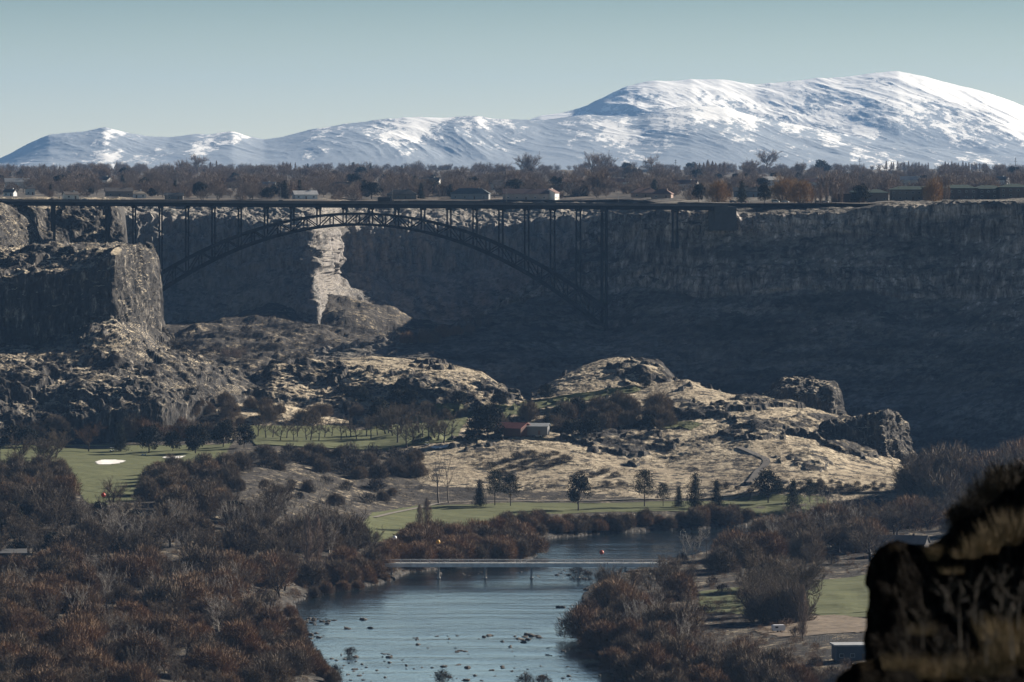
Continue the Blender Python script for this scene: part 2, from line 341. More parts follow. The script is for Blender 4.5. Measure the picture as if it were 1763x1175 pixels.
# ---- left massif: talus, lower cliff, prow, bench, upper cliff
UL = cols(-60, 478, 1.5, -1200)
loft("cliff_terrain", UL, [
 LZ((-1200,2700,20),(0,2900,24),(280,2950,24),(350,3000,26),(440,3120,30),(478,3180,30)),
 LV((-1200,2700,690),(0,2925,722),(60,2930,728),(130,2935,724),(200,2940,716),(280,2950,706),(340,2990,700),(400,3060,692),(440,3120,682),(478,3180,676)),
 LV((-1200,2750,630),(0,2960,660),(60,2965,668),(100,2965,676),(140,2965,664),(200,2970,662),(260,2980,672),(300,2990,690),(340,3010,694),(400,3080,686),(440,3140,676),(478,3200,672)),
 LV((-1200,2800,580),(0,3010,632),(100,3010,636),(200,3020,628),(280,3040,640),(340,3050,658),(400,3100,666),(440,3160,668),(478,3210,671)),
 LV((-1200,2900,560),(0,3110,592),(60,3110,597),(120,3110,578),(160,3100,554),(200,3105,551),(240,3130,560),(272,3200,580),(300,3185,600),(340,3160,624),(400,3170,648),(440,3190,660),(478,3220,670)),
 LV((-1200,2920,420),(0,3125,478),(60,3122,472),(110,3122,470),(160,3120,464),(195,3122,440),(203,3135,428),(235,3175,426),(260,3215,432),(266,3225,450),(271,3235,470),(274,3240,568),(300,3195,598),(340,3170,622),(400,3180,647),(440,3200,659),(478,3225,669)),
 LV((-1200,3000,415),(0,3170,470),(60,3170,468),(110,3170,466),(160,3165,456),(195,3160,436),(235,3200,426),(260,3230,431),(266,3240,452),(271,3250,472),(274,3255,575),(300,3225,606),(340,3230,632),(400,3240,655),(440,3250,665),(478,3260,672)),
 LV((-1200,3050,350),(0,3200,436),(60,3200,432),(120,3200,432),(160,3195,431),(195,3200,428),(235,3225,424),(260,3250,431),(266,3260,455),(271,3270,480),(274,3275,590),(300,3260,615),(478,3290,678)),
 LV((-1200,3200,340),(0,3380,428),(40,3420,424),(60,3440,425),(120,3480,427),(190,3480,428),(212,3480,430),(216,3480,470),(260,3400,500),(274,3380,600),(478,3350,690)),
 LV((-1200,3250,330),(0,3400,372),(40,3440,384),(60,3460,392),(80,3490,400),(120,3495,400),(190,3495,402),(210,3500,408),(216,3510,480),(260,3450,560),(274,3420,600),(478,3380,700)),
 LV((-1200,3300,330),(0,3440,352),(40,3470,358),(60,3500,360),(120,3520,359),(190,3530,361),(203,3540,366),(212,3550,410),(218,3560,520),(260,3500,570),(274,3500,610),(478,3400,710)),
 LZ((-1200,3900,150),(0,3900,150),(190,3900,150),(203,3900,150),(214,3900,149),(222,3850,100),(260,3700,30),(478,3600,25))],
 [14,46,40,50,110,16,40,26,40,40,10], [1,2.5,3,3,2.2,1.8,2,1.5,2,2.5,1.5,1], m_slope, sm=2,
 cliff=[0,1.1,0.6,0.4,1.0,0.3,0.8,0.4,0.9,0.8,0], out=(-0.06, 4.2, 36), seed=11, fine=(3.2, 1.3))
# ---- low pale mounds before the massif
loft("grassy_mound", cols(-100, 600, 1.8), [
 LZ((-100,2925,27),(600,2970,28)),
 LV((-100,2985,714),(0,2985,714),(50,2985,712),(95,2985,710),(125,2985,718),(145,2985,734),(190,2995,735),(215,3005,722),(240,3010,710),(290,3015,702),(330,3020,697),(380,3025,693),(430,3030,694),(470,3040,696),(510,3050,702),(550,3050,714),(600,3050,726)),
 LZ((-100,3040,22),(600,3100,24))], [50,30], [0.3,1.2,0.5], m_hill, sm=8, out=(0.22, 1.6, 16), seed=15, fine=(3, 0.8))
# ---- knoll in the middle
loft("grassy_knoll", cols(430, 925, 1.5), [
 LZ((430,3070,24),(925,3070,26)),
 LV((430,3090,720),(500,3085,724),(600,3085,724),(700,3085,724),(800,3085,720),(870,3090,715),(925,3100,712)),
 LV((430,3110,684),(500,3110,690),(560,3110,692),(640,3105,690),(700,3105,688),(760,3105,690),(820,3105,692),(870,3110,698),(925,3120,704)),
 LV((430,3150,676),(465,3150,664),(500,3150,662),(560,3150,668),(640,3120,668),(700,3118,662),(760,3120,664),(820,3130,676),(870,3140,690),(925,3140,701)),
 LV((430,3170,672),(460,3170,655),(467,3172,645),(500,3175,648),(560,3175,652),(640,3150,652),(700,3150,648),(760,3155,652),(820,3165,668),(870,3170,685),(925,3160,699)),
 LV((430,3200,668),(460,3190,648),(466,3185,630),(500,3190,629),(560,3200,632),(640,3200,634),(700,3200,634),(760,3200,640),(820,3200,654),(860,3200,670),(890,3200,684),(925,3190,698)),
 LV((430,3260,666),(458,3250,642),(468,3240,627),(500,3250,626),(540,3260,625),(580,3270,618),(640,3280,613),(700,3280,617),(760,3270,624),(800,3260,632),(830,3250,641),(860,3250,663),(890,3240,681),(925,3230,697)),
 LZ((430,3400,20),(925,3400,20))], [8,24,36,30,30,40,24], [0.5,2,2.5,2.5,2.2,2,1.5,1], m_hill, sm=4,
 cliff=[0,0.3,0.8,0.6,0.8,0.1,0], out=(0.24, 4.5, 22), seed=21, fine=(3, 0.6), spots=[(520,642,60,9,.4),(700,668,90,10,.4),(820,675,60,12,.4),(880,690,30,10,.3)])
# ---- domed hill right of it
loft("domed_hill", cols(915, 1205, 1.5), [
 LZ((915,3110,26),(1205,3100,30)),
 LV((915,3130,690),(1000,3130,682),(1205,3120,680)),
 LV((915,3150,686),(960,3150,668),(1000,3155,660),(1060,3160,655),(1085,3160,658),(1120,3160,662),(1155,3165,664),(1205,3160,672)),
 LV((915,3200,682),(960,3200,655),(1000,3200,641),(1040,3205,632),(1080,3180,636),(1085,3175,640),(1110,3175,634),(1145,3178,640),(1155,3185,655),(1205,3190,665)),
 LV((915,3260,680),(945,3260,659),(975,3260,643),(1000,3265,632),(1040,3270,620),(1065,3270,616),(1100,3255,620),(1130,3250,626),(1148,3250,638),(1158,3250,652),(1205,3240,660)),
 LZ((915,3380,20),(1205,3380,20))], [6,34,40,40,24], [0.5,1.5,2,1.5,1.5,1], m_hill, sm=4, cliff=[0,0.1,0.5,0.2,0], out=(0.36, 4, 20), seed=25, fine=(3, 0.5), spots=[(1120,640,36,16,.45),(1150,650,25,12,.4),(975,645,30,4,.2)])
# ---- long ridge and hillside on the right of the valley
loft("hillside", cols(640, 1650, 1.6), [
 LZ((640,2740,2),(1650,2740,2)),
 LV((640,2755,905),(700,2760,872),(730,2765,864),(900,2770,862),(1200,2775,852),(1270,2770,850),(1320,2770,842),(1400,2775,840),(1500,2790,838),(1600,2800,832),(1650,2800,834)),
 LV((640,2810,850),(700,2830,818),(750,2830,812),(900,2830,815),(1000,2830,812),(1100,2830,815),(1200,2830,818),(1300,2830,806),(1400,2830,808),(1500,2840,818),(1560,2850,818),(1600,2850,829),(1650,2850,834)),
 LV((640,2860,806),(700,2870,786),(750,2875,778),(850,2880,772),(900,2880,770),(1000,2880,780),(1050,2885,785),(1100,2885,790),(1150,2885,795),(1200,2885,782),(1300,2885,770),(1400,2885,775),(1450,2890,788),(1500,2895,800),(1560,2900,810),(1600,2900,827),(1650,2900,834)),
 LV((640,2900,780),(700,2910,768),(800,2920,761),(850,2920,757),(900,2920,754),(960,2920,756),(1000,2920,762),(1040,2925,760),(1100,2930,758),(1200,2930,750),(1300,2930,742),(1350,2935,745),(1400,2935,755),(1450,2930,768),(1500,2925,785),(1560,2925,804),(1600,2920,827),(1650,2920,836)),
 LV((640,2960,760),(700,2975,750),(800,2990,745),(900,2985,742),(980,2985,740),(1010,2985,742),(1040,2980,735),(1100,2985,730),(1200,2985,722),(1300,2985,718),(1350,2985,722),(1400,2985,730),(1450,2980,742),(1500,2970,765),(1560,2965,795),(1600,2950,826),(1650,2950,837)),
 LV((640,3050,740),(700,3060,735),(800,3070,722),(850,3070,714),(950,3070,705),(1050,3070,697),(1100,3060,697),(1200,3050,690),(1300,3045,698),(1400,3040,708),(1440,3030,722),(1480,3010,734),(1520,3000,768),(1560,2990,795),(1600,2980,827),(1650,2980,838)),
 LV((640,3130,735),(800,3150,712),(850,3160,702),(950,3160,684),(1050,3160,674),(1100,3155,668),(1150,3150,657),(1185,3150,653),(1210,3140,666),(1250,3130,677),(1300,3110,690),(1350,3090,696),(1400,3080,704),(1440,3060,716),(1480,3030,731),(1520,3020,772),(1560,3010,800),(1600,3000,828),(1650,3000,840)),
 LZ((640,3300,25),(900,3300,25),(1100,3300,20),(1300,3230,14),(1650,3100,2))],
 [8,44,40,30,24,30,30,30], [0.4,0.6,0.7,1.2,1.6,1.6,1.6,1.3,1], m_hill, sm=7, cliff=[0,0,0,0.25,0.3,0.3,0.2,0], out=(0.27, 4.6, 21), seed=31, fine=(2.8, 0.45), spots=[(1345,745,75,17,.55),(1425,735,60,16,.5),(1460,765,45,24,.4),(1090,762,85,13,.5),(1190,703,110,12,.4),(1000,748,45,7,.4),(1340,695,70,7,.35),(1470,722,50,9,.45),(1560,815,35,12,.4),(1100,688,70,8,.3),(1150,775,50,18,.3),(1240,735,60,10,.3),(1330,815,60,10,-.5),(1150,820,120,20,-.6),(950,810,110,30,-.6),(1240,790,60,14,-.4)])
# ---- bluffs
loft("rock_bluff", cols(1415, 1615, 1.3), [
 LZ((1415,2900,20),(1615,2880,0)),
 LV((1415,2925,770),(1450,2925,778),(1480,2925,790),(1520,2920,806),(1550,2915,812),(1580,2905,820),(1615,2890,834)),
 LV((1415,2930,748),(1440,2935,745),(1470,2938,750),(1490,2940,760),(1505,2935,795),(1530,2935,800),(1555,2945,806),(1580,2955,816),(1615,2950,832)),
 LV((1415,2945,745),(1430,2950,735),(1450,2950,728),(1475,2950,734),(1490,2950,722),(1505,2945,716),(1520,2945,713),(1545,2970,714),(1553,2985,730),(1562,2990,765),(1575,2990,795),(1590,2985,818),(1615,2970,832)),
 LV((1415,2990,740),(1450,2990,726),(1490,2990,718),(1520,2990,712),(1545,3000,714),(1552,3010,732),(1562,3010,768),(1575,3010,800),(1590,3000,820),(1615,2990,834)),
 LZ((1415,3060,15),(1615,3050,0))], [8,24,90,20,20], [0.5,2,3,2,1.5,1], m_slope, sm=1, cliff=[0,0.6,1.5,0.6,0], seed=37, fine=(2.8, 1.6))
loft("rock_bluff", cols(1290, 1452, 1.3), [
 LZ((1290,3130,15),(1452,3130,10)),
 LV((1290,3140,712),(1452,3140,725)),
 LV((1290,3160,700),(1330,3150,684),(1350,3148,672),(1400,3148,674),(1430,3150,676),(1440,3160,680),(1452,3180,722)),
 LV((1290,3180,698),(1320,3180,680),(1340,3180,664),(1346,3180,659),(1370,3180,655),(1400,3180,657),(1425,3185,657),(1438,3200,661),(1444,3215,680),(1452,3225,726)),
 LZ((1290,3300,10),(1452,3300,8))], [6,50,40,20], [0.5,2,2,1.5,1], m_slope, sm=1, cliff=[0,1.2,1.0,0], seed=39, fine=(2.8, 1.5))
# ---- shaded south wall of the canyon
UW = cols(540, 1790, 1.8, None, 3100)
def cliffseed(u): return u
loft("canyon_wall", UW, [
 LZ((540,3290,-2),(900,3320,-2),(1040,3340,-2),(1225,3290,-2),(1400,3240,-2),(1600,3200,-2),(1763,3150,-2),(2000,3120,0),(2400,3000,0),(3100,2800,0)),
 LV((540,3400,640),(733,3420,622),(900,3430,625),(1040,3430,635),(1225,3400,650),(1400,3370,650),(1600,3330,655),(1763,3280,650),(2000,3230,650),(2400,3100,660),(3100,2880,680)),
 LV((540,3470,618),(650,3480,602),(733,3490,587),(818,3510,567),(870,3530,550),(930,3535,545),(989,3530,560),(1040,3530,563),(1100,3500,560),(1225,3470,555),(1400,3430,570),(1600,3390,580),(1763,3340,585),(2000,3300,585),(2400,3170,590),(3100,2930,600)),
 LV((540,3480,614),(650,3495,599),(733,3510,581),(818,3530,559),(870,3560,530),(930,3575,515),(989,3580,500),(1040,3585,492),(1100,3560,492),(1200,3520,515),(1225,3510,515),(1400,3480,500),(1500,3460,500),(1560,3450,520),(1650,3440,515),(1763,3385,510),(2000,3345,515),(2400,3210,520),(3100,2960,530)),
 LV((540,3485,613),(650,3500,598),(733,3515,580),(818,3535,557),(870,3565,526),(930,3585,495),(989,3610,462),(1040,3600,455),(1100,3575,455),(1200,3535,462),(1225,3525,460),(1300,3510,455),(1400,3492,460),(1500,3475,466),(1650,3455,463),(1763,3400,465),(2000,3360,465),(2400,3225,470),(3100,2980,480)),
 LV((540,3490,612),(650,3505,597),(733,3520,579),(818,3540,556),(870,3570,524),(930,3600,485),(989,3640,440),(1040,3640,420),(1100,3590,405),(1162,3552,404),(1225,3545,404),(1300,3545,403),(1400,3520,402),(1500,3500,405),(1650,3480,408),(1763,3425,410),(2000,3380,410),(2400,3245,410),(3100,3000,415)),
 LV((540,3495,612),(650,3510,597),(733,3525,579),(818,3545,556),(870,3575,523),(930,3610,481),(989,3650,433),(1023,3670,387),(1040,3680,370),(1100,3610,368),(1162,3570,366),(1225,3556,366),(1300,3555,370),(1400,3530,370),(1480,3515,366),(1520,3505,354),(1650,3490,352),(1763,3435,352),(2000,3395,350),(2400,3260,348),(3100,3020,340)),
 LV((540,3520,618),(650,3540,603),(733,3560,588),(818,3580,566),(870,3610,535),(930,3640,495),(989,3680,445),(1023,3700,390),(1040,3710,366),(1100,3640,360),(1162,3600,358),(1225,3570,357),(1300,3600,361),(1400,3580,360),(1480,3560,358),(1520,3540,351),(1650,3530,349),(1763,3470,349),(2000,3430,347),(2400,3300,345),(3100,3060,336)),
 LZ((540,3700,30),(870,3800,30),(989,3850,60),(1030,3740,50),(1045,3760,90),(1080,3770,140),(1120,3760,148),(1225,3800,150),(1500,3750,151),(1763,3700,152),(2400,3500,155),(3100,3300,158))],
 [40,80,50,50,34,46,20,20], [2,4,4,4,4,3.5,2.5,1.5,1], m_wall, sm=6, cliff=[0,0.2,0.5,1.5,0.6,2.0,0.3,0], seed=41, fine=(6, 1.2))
# ---- far canyon wall beyond the bridge, with the sunlit spur
loft("far_canyon_wall", cols(150, 1120, 2.0, -1200, 2400), [
 LZ((-1200,3900,50),(150,3850,50),(400,3890,52),(520,3850,52),(600,3850,50),(700,4000,52),(800,4080,50),(1120,4000,40),(2400,4000,40)),
 LV((-1200,3940,575),(150,3900,580),(300,3930,580),(400,3940,566),(470,3920,548),(520,3890,535),(555,3880,535),(570,3960,545),(600,4050,556),(640,4075,566),(700,4090,563),(760,4105,552),(818,4115,545),(870,4125,530),(1120,4100,500),(2400,4100,500)),
 LV((-1200,3980,480),(150,3950,480),(300,3985,478),(400,3985,470),(470,3970,462),(520,3950,462),(540,3930,468),(555,3965,470),(564,4090,470),(582,4140,472),(640,4148,470),(760,4168,470),(818,4175,460),(1120,4150,450),(2400,4140,450)),
 LV((-1200,4000,385),(150,3975,380),(300,4010,377),(400,4010,380),(470,4000,384),(470,3990,388),(505,3978,392),(530,3968,394),(548,3995,400),(575,4100,400),(588,4150,396),(640,4158,390),(760,4178,388),(818,4185,392),(900,4190,384),(1000,4190,380),(1120,4160,380),(2400,4160,380)),
 LV((-1200,4080,352),(150,4050,353),(300,4085,353),(470,4070,354),(550,4060,356),(570,4160,356),(588,4215,354),(640,4225,353),(760,4245,353),(900,4255,353),(1000,4255,353),(1120,4240,353),(2400,4240,353)),
 LZ((-1200,4500,149),(1120,4500,149),(2400,4500,149))], [20,60,70,40,10], [2,6,7,6,2,1], m_far, sm=6, cliff=[0,0.8,2.5,1.0,0], seed=51, fine=(6, 1.3))
# ---- plateau
UP = np.concatenate([np.arange(-3000, -100, 60), np.arange(-100, 1900, 5), np.arange(1900, 4600, 60)])
loft("plateau", UP, [
 LZ((-3000,3600,149),(200,3600,149),(214,3900,149.5),(230,4090,147),(560,4080,147),(600,4280,147),(1000,4320,147),(1065,4300,148),(1100,4150,148),(1130,3900,148),(1160,3760,148.5),(1225,3600,148.6),(1500,3570,148.5),(1530,3570,149.5),(1763,3480,150),(2400,3320,152),(4600,2600,158)),
 LZ((-3000,4400,151),(0,4400,151),(4600,4400,151)),
 LZ((-3000,5200,155),(4600,5200,155)), LZ((-3000,7000,164),(4600,7000,164)), LZ((-3000,9500,174),(4600,9500,174)), LZ((-3000,16000,165),(4600,16000,165)), LZ((-3000,33500,165),(4600,33500,165))],
 [30,30,30,20,12,8], [0.6,1.0,1.5,3,3,3,3], m_plat, sm=2, seed=61, fine=(20, 0.5))
# ---- mountains
def snow_mat():
    t = NT("snowy_mountain")
    n1 = t.noise((0.0030, 0.0003, 0.0036), 9, 0.70); n2 = t.noise((0.016, 0.003, 0.030), 5, 0.75)
    sp = t.n("ShaderNodeSeparateXYZ"); t.l(t.geo.outputs["Normal"], sp.inputs[0])
    sz = t.n("ShaderNodeSeparateXYZ"); t.l(t.geo.outputs["Position"], sz.inputs[0])
    # snow lies on the high ground, sunlight is painted white on right-turned slopes, timber and bare rock elsewhere
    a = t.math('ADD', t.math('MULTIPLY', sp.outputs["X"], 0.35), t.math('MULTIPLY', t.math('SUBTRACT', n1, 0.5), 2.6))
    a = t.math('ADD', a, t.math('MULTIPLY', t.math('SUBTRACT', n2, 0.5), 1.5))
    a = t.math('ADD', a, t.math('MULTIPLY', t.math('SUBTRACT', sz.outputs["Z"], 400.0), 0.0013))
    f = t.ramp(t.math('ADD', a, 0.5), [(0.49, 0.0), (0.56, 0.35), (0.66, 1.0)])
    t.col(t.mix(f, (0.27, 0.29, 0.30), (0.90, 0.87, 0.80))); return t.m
m_snow = snow_mat()
def mtn_post(seed, A):
    def f(X, Y, Z, rock):
        zmin = Z[0:1, :]; R = Z.shape[0]; t = np.linspace(0, 1, R)[:, None]
        h = np.maximum(Z-170, 0)
        g = rid2((X+Y*0.25)/900+0.25*fbm2(X/900, Y/2200, 3, seed), Y/4200, 8, seed+1, 0.52)
        Z = Z+g*A*np.sin(np.clip(t, 0, 1)*math.pi*0.93)**0.8*np.minimum(1, h/80)
        return X, Y, Z, rock
    return f
UMt = np.concatenate([np.arange(-3000, -100, 30), np.arange(-100, 1900, 2.2), np.arange(1900, 4600, 30)])
SKB = [(400,300),(800,262),(880,225),(930,206),(985,197),(1010,188),(1040,173),(1070,160),(1100,150),(1130,144),(1160,142),(1190,138),(1240,140),(1270,146),(1300,149),(1340,146),(1370,143),(1400,141),(1450,138),(1500,131),(1545,128),(1590,135),(1640,147),(1700,162),(1740,176),(1763,186),(1900,215),(2100,245),(2500,230),(3000,262),(4600,280)]
SKA = [(-3000,285),(-1500,262),(-600,284),(-100,290),(0,275),(50,252),(85,236),(110,233),(150,230),(180,224),(210,231),(250,238),(290,240),(330,236),(360,237),(400,231),(430,240),(455,244),(490,238),(540,226),(600,213),(660,205),(710,203),(760,206),(820,204),(850,208),(940,206),(1010,201),(1080,205),(1100,203),(1150,189),(1190,184),(1250,190),(1300,203),(1400,225),(1500,245),(1700,270),(2000,282),(4600,290)]
loft("mountain", UMt, [LV(*[(u, 27500, 301) for u, v in SKB]), LV(*[(u, 31500, v) for u, v in SKB]), LZ((-3000,33500,165),(4600,33500,165))],
     [260,20], [1,1,1], m_snow, sm=3, seed=71, fine=(150, 5), use=False, post=mtn_post(75, 65), rough=1)
loft("mountain", UMt, [LV(*[(u, 25000, 301) for u, v in SKA]), LV(*[(u, 27600, v) for u, v in SKA]), LZ((-3000,29000,165),(4600,29000,165))],
     [200,16], [1,1,1], m_snow, sm=3, seed=81, fine=(150, 4), use=False, post=mtn_post(85, 45), rough=1)
# ---- water
def water_mat():
    t = NT("river_water"); t.col((0.010, 0.016, 0.020)); t.b.inputs["Roughness"].default_value = 0.12; t.b.inputs["Specular IOR Level"].default_value = 0.5
    t.b.inputs["IOR"].default_value = 1.33
    n = t.noise((0.35, 0.10, 1), 5, 0.65); m = t.noise((0.02, 0.05, 1), 3, 0.5)
    w = t.math('MULTIPLY', n, t.ramp(m, [(0.35, 0.25), (0.65, 1.0)]))
    t.bump(w, 0.45, 0.7); return t.m
m_water = water_mat()
wv = MB(); wv.add([(-420,1150,0),(420,1150,0),(420,2760,0),(-420,2760,0)], [(0,1,2,3)]); tag(wv.build("river", m_water), kind='structure')
# ------------------------------------------------------------------ sheets laid on the land
def sheet(name, px, mat, lift=0.12, dstep=1.6, nx=40, kind='structure', z=None, skip=()):
    """px: outline in picture pixels, turned into ground coordinates, then filled row by row and laid on the land"""
    P = []
    for u, v in px:
        h = hit(u, v, skip) if z is None else (lambda d: ((u-U0)/F*d, d, z))((ZC-z)*F/(v-V0))
        if h: P.append(h)
    xs = np.array([p[0] for p in P]); ys = np.array([p[1] for p in P]); n = len(P); Vv = []; Ff = []
    rows = np.arange(ys.min()+0.05, ys.max(), dstep); prev = None
    for y in rows:
        cr = []
        for i in range(n):
            y0, y1 = ys[i], ys[(i+1) % n]
            if (y0 > y) != (y1 > y): cr.append(xs[i]+(xs[(i+1) % n]-xs[i])*(y-y0)/(y1-y0))
        if len(cr) < 2: prev = None; continue
        a, b = min(cr), max(cr); w = 0.4*math.sin(y*0.9)+0.3*math.sin(y*2.3)
        a += w; b += w; base = len(Vv)
        for k in range(nx+1):
            x = a+(b-a)*k/nx; Vv.append((x, y, (zat(x, y) if z is None else z)+lift))
        if prev is not None:
            for k in range(nx): Ff.append((prev+k, prev+k+1, base+k+1, base+k))
        prev = base
    o = link(name, np_mesh(name, Vv, Ff), mat); tag(o, kind=kind); return o
def lawn_mat():
    t = NT("golf_grass"); a = t.noise((0.03, 0.16, 0.1), 5, 0.65); b = t.noise(0.5, 4, 0.7)
    c = t.ramp(a, [(0.3, (0.055, 0.075, 0.026)), (0.7, (0.115, 0.125, 0.050))])
    t.col(t.mix(t.math('MULTIPLY', b, 0.5), c, (0.14, 0.13, 0.065))); t.bump(b, 0.15, 0.5); return t.m
m_lawn = lawn_mat(); m_sand = simple("bunker_sand", (0.80, 0.78, 0.74), 0.95, 0.06, 0.4, obj=False)
m_path = simple("gravel_path", (0.20, 0.18, 0.15), 0.95, 0.2, 0.5, obj=False); m_road = simple("asphalt_road", (0.11, 0.10, 0.09), 0.9, 0.15, 0.5, obj=False)
sheet("golf_lawn", [(0,768),(110,776),(200,778),(330,776),(400,762),(385,790),(330,800),(262,802),(240,830),(238,862),(190,870),(150,868),(120,840),(100,812),(60,806),(0,800)], m_lawn)
sheet("golf_lawn", [(430,735),(520,736),(600,735),(700,722),(800,700),(806,722),(790,748),(782,762),(700,768),(640,778),(560,772),(440,768)], m_lawn, lift=0.5)
sheet("golf_lawn", [(800,712),(860,700),(930,690),(1000,678),(1070,669),(1105,668),(1100,676),(1040,684),(980,694),(930,705),(880,716),(830,724)], m_lawn, lift=0.5)
sheet("golf_lawn", [(1120,728),(1180,726),(1210,732),(1190,742),(1130,738)], m_lawn, lift=0.5)
sheet("golf_lawn", [(640,884),(720,872),(900,866),(1100,866),(1270,860),(1420,856),(1440,870),(1420,884),(1290,888),(1180,884),(1000,884),(900,888),(850,900),(760,912),(690,922),(650,935),(600,932)], m_lawn)
sheet("golf_lawn", [(1205,1020),(1300,1008),(1400,1002),(1500,990),(1640,990),(1640,1075),(1500,1064),(1400,1058),(1300,1060),(1205,1056)], m_lawn)
sheet("sand_bunker", [(164,797),(178,793),(200,793),(215,795),(205,799),(185,801),(168,801)], m_sand, 0.3, 0.8)
sheet("sand_bunker", [(278,789),(300,787),(318,786),(312,790),(290,791)], m_sand, 0.3, 0.6)
sheet("sand_bunker", [(740,772),(770,769),(786,768),(770,773),(748,776)], m_sand, 0.8, 0.6)
def ribbon(name, px, hw, mat, lift=0.5, n=90):
    P = [hit(u, v) for u, v in px]; P = [np.array(p) for p in P if p]; S = [0]
    for p, q in zip(P, P[1:]): S.append(S[-1]+np.linalg.norm((q-p)[:2]))
    s = np.linspace(0, S[-1], n); X = smooth1(np.interp(s, S, [p[0] for p in P]), 5); Y = smooth1(np.interp(s, S, [p[1] for p in P]), 5)
    tx = np.gradient(X); ty = np.gradient(Y); L_ = np.hypot(tx, ty); nx_, ny_ = -ty/L_, tx/L_; V = []; Fc = []
    Zc = smooth1(np.array([zat(x, y) for x, y in zip(X, Y)]), 5)
    for i in range(n):
        for k in range(5):
            o = hw*(k/2-1); x, y = X[i]+nx_[i]*o, Y[i]+ny_[i]*o; V.append((x, y, max(Zc[i]+lift, Zc[i]+lift*0.5)))
        if i:
            for k in range(4): Fc.append(((i-1)*5+k, (i-1)*5+k+1, i*5+k+1, i*5+k))
    tag(link(name, np_mesh(name, V, Fc), mat), kind='structure')
ribbon("road", [(1290,834),(1298,824),(1306,812),(1317,803),(1321,797),(1319,791),(1308,786),(1294,780),(1270,770)], 1.9, m_road, 0.35)
ribbon("road", [(640,893),(760,866),(900,864),(1100,860),(1290,850),(1420,848),(1560,846)], 1.6, m_path, 0.35)
sheet("earth_bank", [(1390,1062),(1440,1060),(1500,1068),(1500,1092),(1450,1088),(1400,1096),(1340,1098),(1300,1088),(1330,1078),(1370,1076)], simple("bare_earth", (0.17,0.13,0.09), 0.95, 0.3, 0.3, obj=False), 0.15, 1.0)
sheet("golf_pond", [(100,758),(200,757),(212,768),(196,774),(150,775),(110,772)], m_water, 0.35, 1.2)
print("terrain", round(time.time()-T0, 1))
# ================================================================== THE ARCH BRIDGE
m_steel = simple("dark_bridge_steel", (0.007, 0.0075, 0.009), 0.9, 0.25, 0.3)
m_deckc = simple("bridge_concrete", (0.060, 0.060, 0.062), 0.85, 0.2, 0.3)
m_rail = simple("bridge_rail_metal", (0.05, 0.05, 0.055), 0.6, 0.2, 0.3)
m_conc = simple("pale_concrete", (0.85, 0.83, 0.79), 0.85, 0.2, 0.4)
PSI = math.radians(10.0); BC = Vector((-94.8, 3500.0, 0.0)); BAY = 154.2*2/19
br = empty("arch_bridge", (BC.x, BC.y, 0), PSI)
tag(br, "long dark steel arch bridge carrying a road across the canyon at rim height", "bridge")
def deck_z(s): return 149.3-0.0075*s
SL, SR = -262.0, 231.0
d = MB()
NS = 30
for i in range(NS):
    a = SL+(SR-SL)*i/NS; b = SL+(SR-SL)*(i+1)/NS
    d.bar((a, 0, deck_z(a)-0.35), (b, 0, deck_z(b)-0.35), 18.5, 0.7)
d.build("deck", m_deckc, br)
for sy in (-6.6, 6.6):
    g = MB()
    g.bar((SL, sy, deck_z(SL)-1.9), (SR, sy, deck_z(SR)-1.9), 0.7, 2.4)
    g.build("girder", m_steel, br)
for sy in (-9.0, 9.0):
    r = MB()
    r.bar((SL, sy, deck_z(SL)+0.45), (SR, sy, deck_z(SR)+0.45), 0.35, 0.85)
    r.bar((SL, sy, deck_z(SL)+1.15), (SR, sy, deck_z(SR)+1.15), 0.12, 0.12)
    s = SL+1
    while s < SR: r.bar((s, sy, deck_z(s)+0.8), (s, sy, deck_z(s)+1.2), 0.12); s += 4.0
    r.build("guard_rail", m_rail, br)
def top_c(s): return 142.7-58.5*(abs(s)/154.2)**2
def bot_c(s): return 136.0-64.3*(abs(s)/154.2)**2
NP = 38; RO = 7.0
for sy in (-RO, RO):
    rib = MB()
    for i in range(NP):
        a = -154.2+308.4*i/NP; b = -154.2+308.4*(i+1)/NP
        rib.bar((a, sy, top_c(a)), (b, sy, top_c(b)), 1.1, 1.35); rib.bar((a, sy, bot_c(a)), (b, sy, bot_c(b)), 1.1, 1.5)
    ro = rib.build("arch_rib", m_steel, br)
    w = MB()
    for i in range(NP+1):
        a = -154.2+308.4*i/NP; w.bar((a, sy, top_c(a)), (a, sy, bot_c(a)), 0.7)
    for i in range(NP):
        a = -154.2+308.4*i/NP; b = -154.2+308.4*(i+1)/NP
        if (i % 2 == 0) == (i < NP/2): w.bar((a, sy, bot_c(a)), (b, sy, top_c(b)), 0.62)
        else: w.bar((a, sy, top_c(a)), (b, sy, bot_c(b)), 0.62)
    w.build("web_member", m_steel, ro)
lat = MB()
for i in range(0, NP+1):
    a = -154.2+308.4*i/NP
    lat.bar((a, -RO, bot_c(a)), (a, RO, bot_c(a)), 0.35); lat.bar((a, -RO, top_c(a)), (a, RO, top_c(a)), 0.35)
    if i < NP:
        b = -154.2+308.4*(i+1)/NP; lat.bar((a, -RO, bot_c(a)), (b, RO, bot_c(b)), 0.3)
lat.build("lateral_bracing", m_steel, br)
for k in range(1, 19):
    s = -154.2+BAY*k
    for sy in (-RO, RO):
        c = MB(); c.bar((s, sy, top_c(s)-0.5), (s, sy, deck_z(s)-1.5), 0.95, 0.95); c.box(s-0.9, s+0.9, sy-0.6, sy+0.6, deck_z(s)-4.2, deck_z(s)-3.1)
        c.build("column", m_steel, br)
    c = MB(); c.bar((s, -8.5, deck_z(s)-3.6), (s, 8.5, deck_z(s)-3.6), 0.8, 1.0); c.build("cap_beam", m_steel, br)
